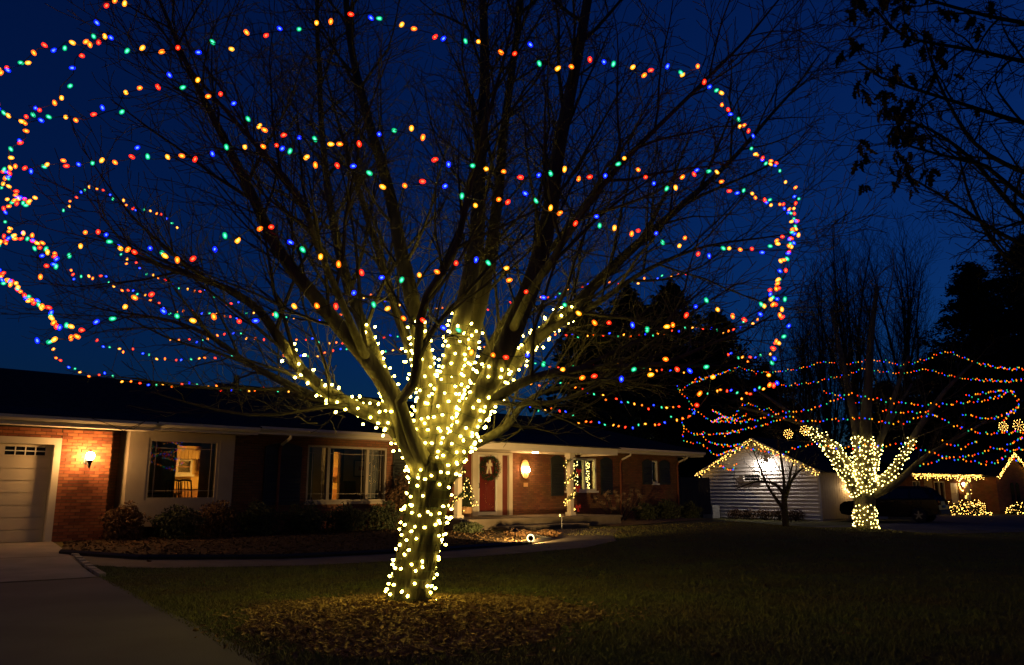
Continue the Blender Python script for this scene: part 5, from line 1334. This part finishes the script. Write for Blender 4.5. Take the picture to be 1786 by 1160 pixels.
# ------------------------------------------------------------------ fence, neighbour garage, neighbour house
random.seed(9)
fa, fb = HP(24.9, -1.6, 0), HP(29.5, -1.6, 0)
fn = thing('board_fence', 'dark wooden board fence between the ranch house and the siding garage', 'fence', (fa.x, fa.y, T(fa.x, fa.y)), HANG)
for k in range(30):
    h = 1.75 + random.uniform(-.01, .01); MB().prism([(k * .152, 0.03), (k * .152 + .143, 0.03), (k * .152 + .143, h - .04), (k * .152 + .07, h), (k * .152, h - .04)], 'y', -0.02 + random.uniform(-.004, .004), 0.0).build('board', M_fence, fn)
for z in (0.35, 1.35): MB().box(0, 4.55, 0.003, 0.05, z, z + 0.09).build('rail', M_fence, fn)
# white siding garage, gable towards us
GR, GL = V((15.75, 42.0, 0)), V((11.25, 48.0, 0))
gz = -0.28; gw = (GR - GL).length; gdir = (GR - GL).normalized(); gang = math.atan2(gdir.y, gdir.x)
ng = thing('siding_garage', 'white lap siding garage with warm lights along its gable', 'garage', (GL.x, GL.y, gz), gang)
eh, ph = 2.6, 4.35   # eave and peak
MB().prism([(0, 0), (gw, 0), (gw, eh), (gw / 2, ph - 0.05), (0, eh)], 'y', 0.02, 0.15).build('gable_wall', M_siding, ng)
nbd = 26; bhh = ph / nbd
for k in range(nbd):
    z0, z1 = 0.08 + k * 0.195, 0.08 + (k + 1) * 0.195
    if z1 > ph - 0.12: break
    def hw_(z): return gw / 2 if z <= eh else gw / 2 * (ph - z) / (ph - eh)
    w0 = hw_(z1) - 0.03
    if w0 < 0.1: break
    m_ = MB(); a, b = gw / 2 - w0, gw / 2 + w0
    m_.prism([(-0.055, z0), (0.018, z0), (0.018, z1 + .004), (-0.004, z1 + .004), (-0.055, z0 + 0.02)], 'x', a, b); m_.build('siding_board', M_siding, ng)
MB().box(-0.05, 0.06, -0.045, 0.1, 0, eh).build('corner_trim', M_white, ng); MB().box(gw - 0.06, gw + 0.05, -0.045, 0.1, 0, eh).build('corner_trim', M_white, ng)
MB().box(gw - 0.13, gw + 0.0, 0.15, 6.5, 0, eh).build('side_wall', M_tan, ng)
for k in range(14): MB().box(gw + 0.001, gw + 0.014, 0.12 + k * 0.22, 0.12 + k * 0.22 + 0.19, 0.1, eh - 0.05).build('wall_plank', M_tan, ng)
MB().box(0.0, 0.13, 0.15, 6.5, 0, eh).build('side_wall', M_siding, ng)
MB().box(0.13, gw - 0.13, 6.37, 6.5, 0, eh).build('back_wall', M_siding, ng)
ov = 0.35
for s in (0, 1):
    xe = -ov if s == 0 else gw + ov; ze = eh - ov * (ph - eh) / (gw / 2)
    slab([(xe, -0.3, ze + .1), (gw / 2, -0.3, ph + .1), (gw / 2, 6.8, ph + .1), (xe, 6.8, ze + .1)], 0.08).build('roof', M_shingle, ng)
    dv = V((gw / 2 - xe, 0, ph - ze)) / 2; cc = V(((gw / 2 + xe) / 2, -0.32, (ph + ze) / 2 + 0.0))
    MB().obox(cc, dv, (0, 0.018, 0), V((-dv.z, 0, dv.x)).normalized() * 0.07).build('rake_board', M_white, ng)
# dark garage window
def gpx(px, py):
    d = ray(px, py); o = V((GL.x, GL.y, 0)); nrm = V((gdir.y, -gdir.x, 0)); t = (o - EYE).dot(nrm) / d.dot(nrm); p = EYE + d * t
    return (p - o).dot(gdir), p.z - gz
g0, z1 = gpx(1297, 827); g1, z0 = gpx(1328, 840)
window('window', (g0, g1, z0, z1), -0.06, ng, (), 0.05, False); MB().box(g0 + .05, g1 - .05, -0.038, -0.033, z0 + .05, z1 - .05).build('dark_pane', M_carglass, ng)
fx, fz = gpx(1336, 806)
fl = thing('flood_light', 'bright twin-head flood light on the white gable wall', 'lamp', V((GL.x, GL.y, gz)) + gdir * fx + V((gdir.y, -gdir.x, 0)) * 0.03 + V((0, 0, fz)), gang)
MB().lathe([(0.07, -0.0), (0.07, -0.04)], sides=10, axis='y').build('base', M_white, fl)
for s in (-1, 1):
    hd = V((s * 0.72, 0.10, -0.62)).normalized(); c = V((s * 0.10, -0.24, -0.02))
    MB().tube([V((0, -0.04, 0)), V((0, -0.2, 0.02)), c - hd * 0.06, c + hd * 0.05], [0.015, 0.015, 0.04, 0.065], 10).build('lamp_head', M_white, fl)
    MB().tube([c + hd * 0.051, c + hd * 0.06], [0.06, 0.055], 10).build('lens', E_flood, fl)
# lantern on the tan side wall, behind the lit tree
_sp = V((GL.x, GL.y, gz)) + gdir * (gw + 0.016) + V((-gdir.y, gdir.x, 0)) * 2.55
sw_l = thing('side_wall_lantern', 'lantern lighting the tan garage side wall behind the lit tree fork', 'lamp', (_sp.x, _sp.y, gz + 1.75), gang)
MB().box(0.0, 0.02, -0.05, 0.05, -0.12, 0.12).build('back_plate', M_black, sw_l)
MB().tube([V((0.02, 0, 0.02)), V((0.22, 0, 0.10)), V((0.3, 0, 0.06))], [0.012] * 3, 6).build('arm', M_black, sw_l)
MB().lathe([(0.05, -0.10), (0.075, -0.04), (0.06, 0.03), (0.02, 0.05)], (0.3, 0, 0), 12).build('globe', emit('side lantern glow', (1.0, 0.66, 0.30), 150), sw_l, smooth=True)
MB().lathe([(0.09, 0.051), (0.03, 0.09), (0.01, 0.11)], (0.3, 0, 0), 12).build('cap', M_black, sw_l)
# lights along the garage rakes
def icicle(label, pts, drop, spacing, m, name='icicle_lights', r=0.022, group='icicle lights on the neighbouring eaves', jit=.03):
    g = thing(name, label, 'string lights', pts[0], 0, group)
    path = [p - pts[0] for p in pts]; MB().tube(path, [0.006] * len(path), 3).build('wire', M_wire, g)
    m_ = MB(); vv, ff = mini_geo(r); seq = (1, 4, 2, 5, 3, 2, 4, 1, 3)
    for k, p in enumerate(along(path, spacing)):
        for j in range(min(drop, seq[k % 9])):
            m_.add(vv, ff, Matrix.Translation(p + V((random.gauss(0, jit), random.gauss(0, jit), -0.02 - j * 0.10 + random.gauss(0, .015)))))
    m_.build('bulbs', m, g, kind='stuff')
def gworld(x, y, z): return V((GL.x, GL.y, gz)) + gdir * x + V((gdir.y, -gdir.x, 0)) * y + V((0, 0, z))
zeL = eh - ov * (ph - eh) / (gw / 2)
icicle('warm icicle lights along the garage gable slope by the fence', [gworld(-ov, .36, zeL), gworld(gw / 2, .36, ph)], 3, 0.19, E_icicle, r=0.018)
icicle('warm icicle lights along the garage gable slope by the lit tree', [gworld(gw / 2, .36, ph), gworld(gw + ov, .36, zeL)], 3, 0.19, E_icicle, r=0.018)
# grey meter box and bin by the garage corner
ub = gworld(0.9, 0.5, 0)
um = thing('utility_unit', 'grey outdoor utility unit at the siding garage corner', 'utility box', ub, gang)
MB().box(-.35, .35, -.3, .3, 0.02, .75).build('cabinet', M_grey, um)
for k in range(6): MB().box(-.3, .3, -.312, -.301, .12 + k * .1, .17 + k * .1).build('vent_slat', M_grey, um)
MB().lathe([(.22, .751), (.22, .78), (.05, .79)], sides=14).build('fan_cover', M_black, um)
for k in range(5):
    p = gworld(2.6 + k * 0.95, 0.55, 0); shrub(p, .5, .55, 1200, 'low %s shrub at the base of the siding wall, %s' % (('brown', 'reddish')[k % 2], ('nearest the utility unit', 'second from the utility unit', 'mid wall', 'behind the slim dark tree', 'nearest the tan side wall')[k]), M_shrubred, 80 + k)

# neighbour brick house
NL, NR = V((25.2, 53.9, 0)), V((36.4, 60.9, 0)); nz_ = -0.28
ndir = (NR - NL).normalized(); nang = math.atan2(ndir.y, ndir.x); nlen = (NR - NL).length
nh = thing('brick_house', 'distant brick house with icicle lights along its eaves', 'house', (NL.x, NL.y, nz_), nang)
M_brickn = brick_mat('neighbour brick', (0.34, 0.14, 0.07), (0.25, 0.10, 0.05), (0.2, 0.15, 0.11), 0.25, 0.11)
NW = [(2.1, 3.0, 0.9, 2.2), (4.6, 5.9, 0.9, 2.2), (6.6, 7.6, 0.05, 2.1)]
m_ = MB(); wall_holes(m_, 0, nlen, 0, 2.65, 0, 0.2, NW); m_.build('wall', M_brickn, nh)
MB().box(3.4, 4.35, -0.03, -0.002, 0.1, 2.5).build('cream_panel', M_tan, nh)
for k, W in enumerate(NW[:2]): window('window', W, 0.05, nh, ((W[0] + W[1]) / 2,), 0.08, True); MB().box(W[0] + .06, W[1] - .06, 0.12, 0.15, W[2] + .06, W[3] - .06).build('dark_pane', M_carglass, nh)
MB().box(6.6, 7.6, 0.06, 0.12, 0.05, 2.1).build('front_door', M_white, nh)
for x in (6.2, 8.75, 11.3): MB().box(x - .1, x + .1, -1.5, -1.3, 0, 2.45).build('porch_post', M_trim, nh)
MB().box(-0.5, nlen + 0.1, -1.62, -1.56, 2.45, 2.68).build('fascia', M_trim, nh); MB().box(-0.5, nlen + 0.1, -1.56, 0.02, 2.58, 2.6).build('soffit', M_trim, nh)
MB().box(-0.5, nlen, -1.6, 0, 0.0, 0.12).build('porch_floor', M_walk, nh)
slab([(-0.6, -1.75, 2.69), (nlen + 6, -1.75, 2.69), (nlen + 4, 4.5, 4.6), (1.6, 4.5, 4.6)], .05).build('roof', M_shingle, nh)
slab([(nlen + 6, 9, 2.69), (-0.6, 9, 2.69), (1.6, 4.52, 4.6), (nlen + 4, 4.52, 4.6)], .05).build('roof', M_shingle, nh)
MB().box(0.0, 0.2, 0.2, 8.5, 0, 2.65).build('wall', M_brickn, nh)
# steep gabled wing
def npx(px, py, v):
    d = ray(px, py); o = V((NL.x, NL.y, 0)); nrm = V((ndir.y, -ndir.x, 0)); t = (o + nrm * v - EYE).dot(nrm) / d.dot(nrm); p = EYE + d * t
    return (p - o).dot(ndir), p.z - nz_
wv = 2.4
wa, _ = npx(1736, 826, wv); wm_, wpk = npx(1762, 789, wv); wb = wm_ * 2 - wa
m_ = MB(); m_.prism([(wa, 0), (wb, 0), (wb, 2.6), (wm_, wpk - .1), (wa, 2.6)], 'y', -wv, -wv + .2); wing = m_.build('gable_wing', M_brickn, nh)
MB().box(wa, wa + .2, -wv + .2, 0, 0, 2.6).build('wall', M_brickn, nh)
for s, xe in ((0, wa - .25), (1, wb + .25)):
    zz = 2.6 - .25 * (wpk - 2.7) / (wm_ - wa)
    slab([(xe, -wv - .25, zz + .1), (wm_, -wv - .25, wpk), (wm_, 3, wpk), (xe, 3, zz + .1)], .08).build('roof', M_shingle, nh)
for x in (wm_ - .55, wm_ + .15):
    m_ = MB(); m_.prism([(x, .9), (x + .45, .9), (x + .45, 1.9)] + [(x + .225 + .225 * math.cos(a), 1.9 + .225 * math.sin(a)) for a in (0.5, 1.0, 1.57, 2.1, 2.6)] + [(x, 1.9)], 'y', -wv - .02, -wv - .002); m_.build('arched_window', M_carglass, wing)
def nworld(x, y, z): return V((NL.x, NL.y, nz_)) + ndir * x + V((ndir.y, -ndir.x, 0)) * y + V((0, 0, z))
icicle('long row of warm icicle lights under the brick house eave', [nworld(-.5, 1.66, 2.68), nworld(nlen - 0.05, 1.66, 2.68)], 5, 0.13, E_icicle, r=0.021)
zz = 2.6 - .25 * (wpk - 2.7) / (wm_ - wa)
icicle('warm icicle lights on the steep gable slope joining the long eave', [nworld(wa - .25, wv + .28, zz + .05), nworld(wm_, wv + .28, wpk)], 3, 0.13, E_icicle, r=0.022)
icicle('warm icicle lights on the outer slope of the steep gable', [nworld(wm_, wv + .28, wpk), nworld(wb + .25, wv + .28, zz + .05)], 3, 0.13, E_icicle, r=0.022)
garland('lit garland wound round the middle porch post of the brick house', nworld(8.75, 1.4, .1), 2.3, .17, 3, 70, nang, False)
garland('lit garland wound round the porch post by the brick house door', nworld(6.2, 1.4, .1), 2.3, .17, 3, 60, nang, False)
wl = thing('porch_lantern', 'glowing lantern in a lit wreath by the brick house door', 'lamp', nworld(7.95, 0.03, 2.0), nang)
MB().lathe([(.05, -.12), (.1, 0), (.08, .1), (.02, .14)], (0, -.15, 0), 10).build('globe', emit('porch lantern glow', (1, .72, .4), 22), wl); MB().box(-.06, .06, -.06, 0, -.15, .15).build('back_plate', M_black, wl)
m_ = MB(); vv, ff = mini_geo(.03)
for k in range(34): a = k * 6.283 / 34; m_.add(vv, ff, Matrix.Translation((.42 * math.cos(a) + random.gauss(0, .03), -.08, .42 * math.sin(a) + random.gauss(0, .03))))
m_.build('wreath_bulbs', E_icicle, wl, kind='stuff')
def lit_bush(px, Y, rx, rz_, lab, n=110):
    p = gpos(px, Y); b = thing('lit_bush', lab, 'shrub', p, 0, 'light-netted bushes by the brick house')
    def pt_(q):
        a, e = random.uniform(0, 6.28), random.random() ** 1.3; rr = math.sqrt(1 - e * e)
        k = q * (1 + 0.22 * math.sin(a * 3 + rx * 9) + 0.16 * math.sin(a * 5 + e * 6)) * random.uniform(0.8, 1.08)
        return V((rx * rr * math.cos(a) * k, rx * .6 * rr * math.sin(a) * k, rz_ * e * k + .04))
    m_ = MB()
    for k in range(320): needles(m_, pt_(.92), .12, 14, .12)
    m_.build('foliage', M_conifer, b); m2 = MB(); vv, ff = mini_geo(.022)
    for k in range(n): m2.add(vv, ff, Matrix.Translation(pt_(1.0)) @ rand_rot())
    m2.build('bulbs', E_icicle, b, kind='stuff')
lit_bush(1685, 53, 1.25, .85, 'low bush netted with warm lights behind the black car', 150)
lit_bush(1775, 55, .9, .7, 'low bush netted with warm lights under the arched windows', 70)
# lit snowflake ornaments hanging in the neighbour tree
def snowflake(px, py, Y, r, lab):
    p = at(px, py, Y); s = thing('snowflake_ornament', lab, 'ornament', p, 0, 'lit snowflake ornaments')
    m_ = MB(); w_ = MB(); vv, ff = mini_geo(.010)
    for k in range(6):
        a = k * math.pi / 3 + .2; d = V((math.cos(a), 0, math.sin(a))); w_.tube([V((0, 0, 0)), d * r], [.008, .008], 4)
        for q in (.25, .5, .75, 1.0): m_.add(vv, ff, Matrix.Translation(d * r * q))
        for sg in (-1, 1): e = V((math.cos(a + sg * .5), 0, math.sin(a + sg * .5))); m_.add(vv, ff, Matrix.Translation(e * r * .85)); w_.tube([d * r * .5, e * r * .85], [.006, .006], 4)
    w_.build('frame', M_white, s); m_.build('bulbs', E_icicle, s, kind='stuff'); MB().tube([V((0, 0, r)), V((0, 0, r + .6))], [.003, .003], 3).build('hanger', M_wire, s)
snowflake(1750, 744, 26, .16, 'smaller lit snowflake of the pair hanging before the brick house roof'); snowflake(1777, 742, 25.5, .19, 'larger lit snowflake of the pair hanging before the brick house roof')
snowflake(1404, 751, 27, .17, 'lit snowflake hanging by the lit limb above the siding garage roof'); snowflake(1375, 757, 27.5, .16, 'lit snowflake ornament hanging above the garage peak')

# ------------------------------------------------------------------ black SUV, seen from its rear quarter
random.seed(4)
sw = on_z(1605, 912, -0.27)
chead = V((-0.76, 0.65, 0)).normalized(); cang = math.atan2(chead.y, chead.x)
crt = V((chead.y, -chead.x, 0))   # the car's right-hand side
# near rear wheel is on the left-hand side of the car
corg = V((sw.x, sw.y, 0)) + chead * 1.38 + crt * 0.80; corg.z = T(corg.x, corg.y) + 0.02
car = thing('black_suv', 'black sport utility car parked in the neighbour driveway, rear towards the lawn', 'car', corg, cang)
# local: +x forward, +y left, z up
prof = [(-2.25, .42), (-2.32, .62), (-2.28, 1.02), (-2.20, 1.10), (1.0, 1.08), (2.1, .98), (2.32, .82), (2.36, .55), (2.28, .36), (1.95, .30), (1.80, .30)]
def arch(cx, r=.40): return [(cx + r * math.cos(a), .33 + r * math.sin(a)) for a in [k * math.pi / 8 for k in range(0, 9)]]
under = [(1.78, .30)] + arch(1.36) + [(.94, .26), (-.94, .26)] + arch(-1.38) + [(-1.82, .32)]
body = prof + under
m_ = MB(); n = len(body); ys_ = [(-.93, .94), (-.945, 1.0)]
lay = []
for (y, s) in ((-.90, .97), (-.945, 1), (.945, 1), (.90, .97)):
    lay.append([len(m_.v) + k for k in range(n)]); m_.v += [(x * (1 if s == 1 else .985), y, .66 + (z - .66) * s) for (x, z) in body]
for a in range(3):
    for k in range(n): m_.f.append((lay[a][k], lay[a][(k+1) % n], lay[a+1][(k+1) % n], lay[a+1][k])); m_.m.append(0)
m_.f.append(tuple(lay[0])); m_.m.append(0); m_.f.append(tuple(reversed(lay[3]))); m_.m.append(0)
m_.build('body', M_carpaint, car)
m_ = MB(); lo = [(-2.20, 1.09), (-1.72, 1.64), (-1.5, 1.70), (.05, 1.70), (.25, 1.66), (1.08, 1.08)]
n = len(lo); L0 = len(m_.v)
for (s, y0, y1) in ((-1, .92, .70), (1, .92, .70)):
    m_.v += [(x, s * (y0 - (y0 - y1) * min(1, (z - 1.08) / .6)), z) for (x, z) in lo]
for k in range(n): m_.f.append((k, (k+1) % n, n + (k+1) % n, n + k)); m_.m.append(0)
m_.f.append(tuple(range(n))); m_.m.append(0); m_.f.append(tuple(reversed(range(n, 2*n)))); m_.m.append(0)
cabin = m_.build('cabin', M_carpaint, car)
def side_glass(pts, s):
    m = MB(); m.poly([(x, s * (.925 - .22 * (z - 1.08) / .6 + .004), z) for (x, z) in pts]); return m.build('side_window', M_carglass, cabin)
for s in (-1, 1):
    side_glass([(-1.95, 1.16), (-1.62, 1.56), (-1.05, 1.60), (-1.05, 1.15)], s); side_glass([(-.98, 1.15), (-.98, 1.60), (-.12, 1.62), (-.12, 1.14)], s); side_glass([(-.05, 1.14), (-.05, 1.62), (.2, 1.58), (.82, 1.14)], s)
m_ = MB(); m_.poly([(-2.165, -.78, 1.14), (-2.165, .78, 1.14), (-1.775, .64, 1.60), (-1.775, -.64, 1.60)]); m_.build('rear_window', M_carglass, cabin)
m_ = MB(); m_.poly([(1.02, -.8, 1.14), (1.02, .8, 1.14), (.34, .66, 1.62), (.34, -.66, 1.62)]); m_.build('windscreen', M_carglass, cabin)
for s in (-1, 1): MB().tube([V((-1.5, s * .66, 1.73)), V((.0, s * .66, 1.73))], [.018, .018], 6).build('roof_rail', M_black, cabin)
for s in (-1, 1): MB().box(-2.33, -2.20, s * .72 - .16, s * .72 + .16, .84, 1.04).build('tail_light', M_tail, car)
MB().box(-2.37, -2.24, -.85, .85, .40, .58).build('rear_bumper', M_black, car)
MB().box(-2.335, -2.315, -.26, .26, .70, .82).build('number_plate', M_grey, car)
for s in (-1, 1): MB().box(2.16, 2.33, s * .70 - .18, s * .70 + .18, .72, .86).build('headlight', M_grey, car)
for s in (-1, 1): MB().obox((.72, s * 1.02, 1.12), (.07, 0, 0), (0, .09, 0), (0, 0, .06)).build('door_mirror', M_carpaint, car)
for s in (-1, 1):
    for x in (-.72, .22): MB().box(x - .09, x + .09, s * .955 - .012, s * .955 + .012, .96, .99).build('door_handle', M_black, car)
for x in (1.36, -1.38):
    for s in (-1, 1):
        w = MB().lathe([(.22, -.11), (.33, -.10), (.35, -.06), (.35, .06), (.33, .10), (.22, .11)], (x, s * .83, .35), 22, 'y').build('wheel', M_tyre, car)
        MB().lathe([(.225, s * .085), (.225, s * .108), (.20, s * .112), (.19, s * .10)], (x, s * .83, .35), 18, 'y').build('rim', M_black, w)
        sp_ = MB()
        for k in range(5):
            a = k * 6.283 / 5 + .3; d = V((math.cos(a), 0, math.sin(a))); e = V((-d.z, 0, d.x)); sp_.obox(V((x, s * .945, .35)) + d * .11, d * .10, e * .032, (0, .006, 0))
        sp_.lathe([(.21, -.004), (.225, 0), (.21, .004)], (x, s * .945, .35), 18, 'y') if False else None
        sp_.build('rim_spokes', M_alloy, w)

bpy.context.view_layer.update()
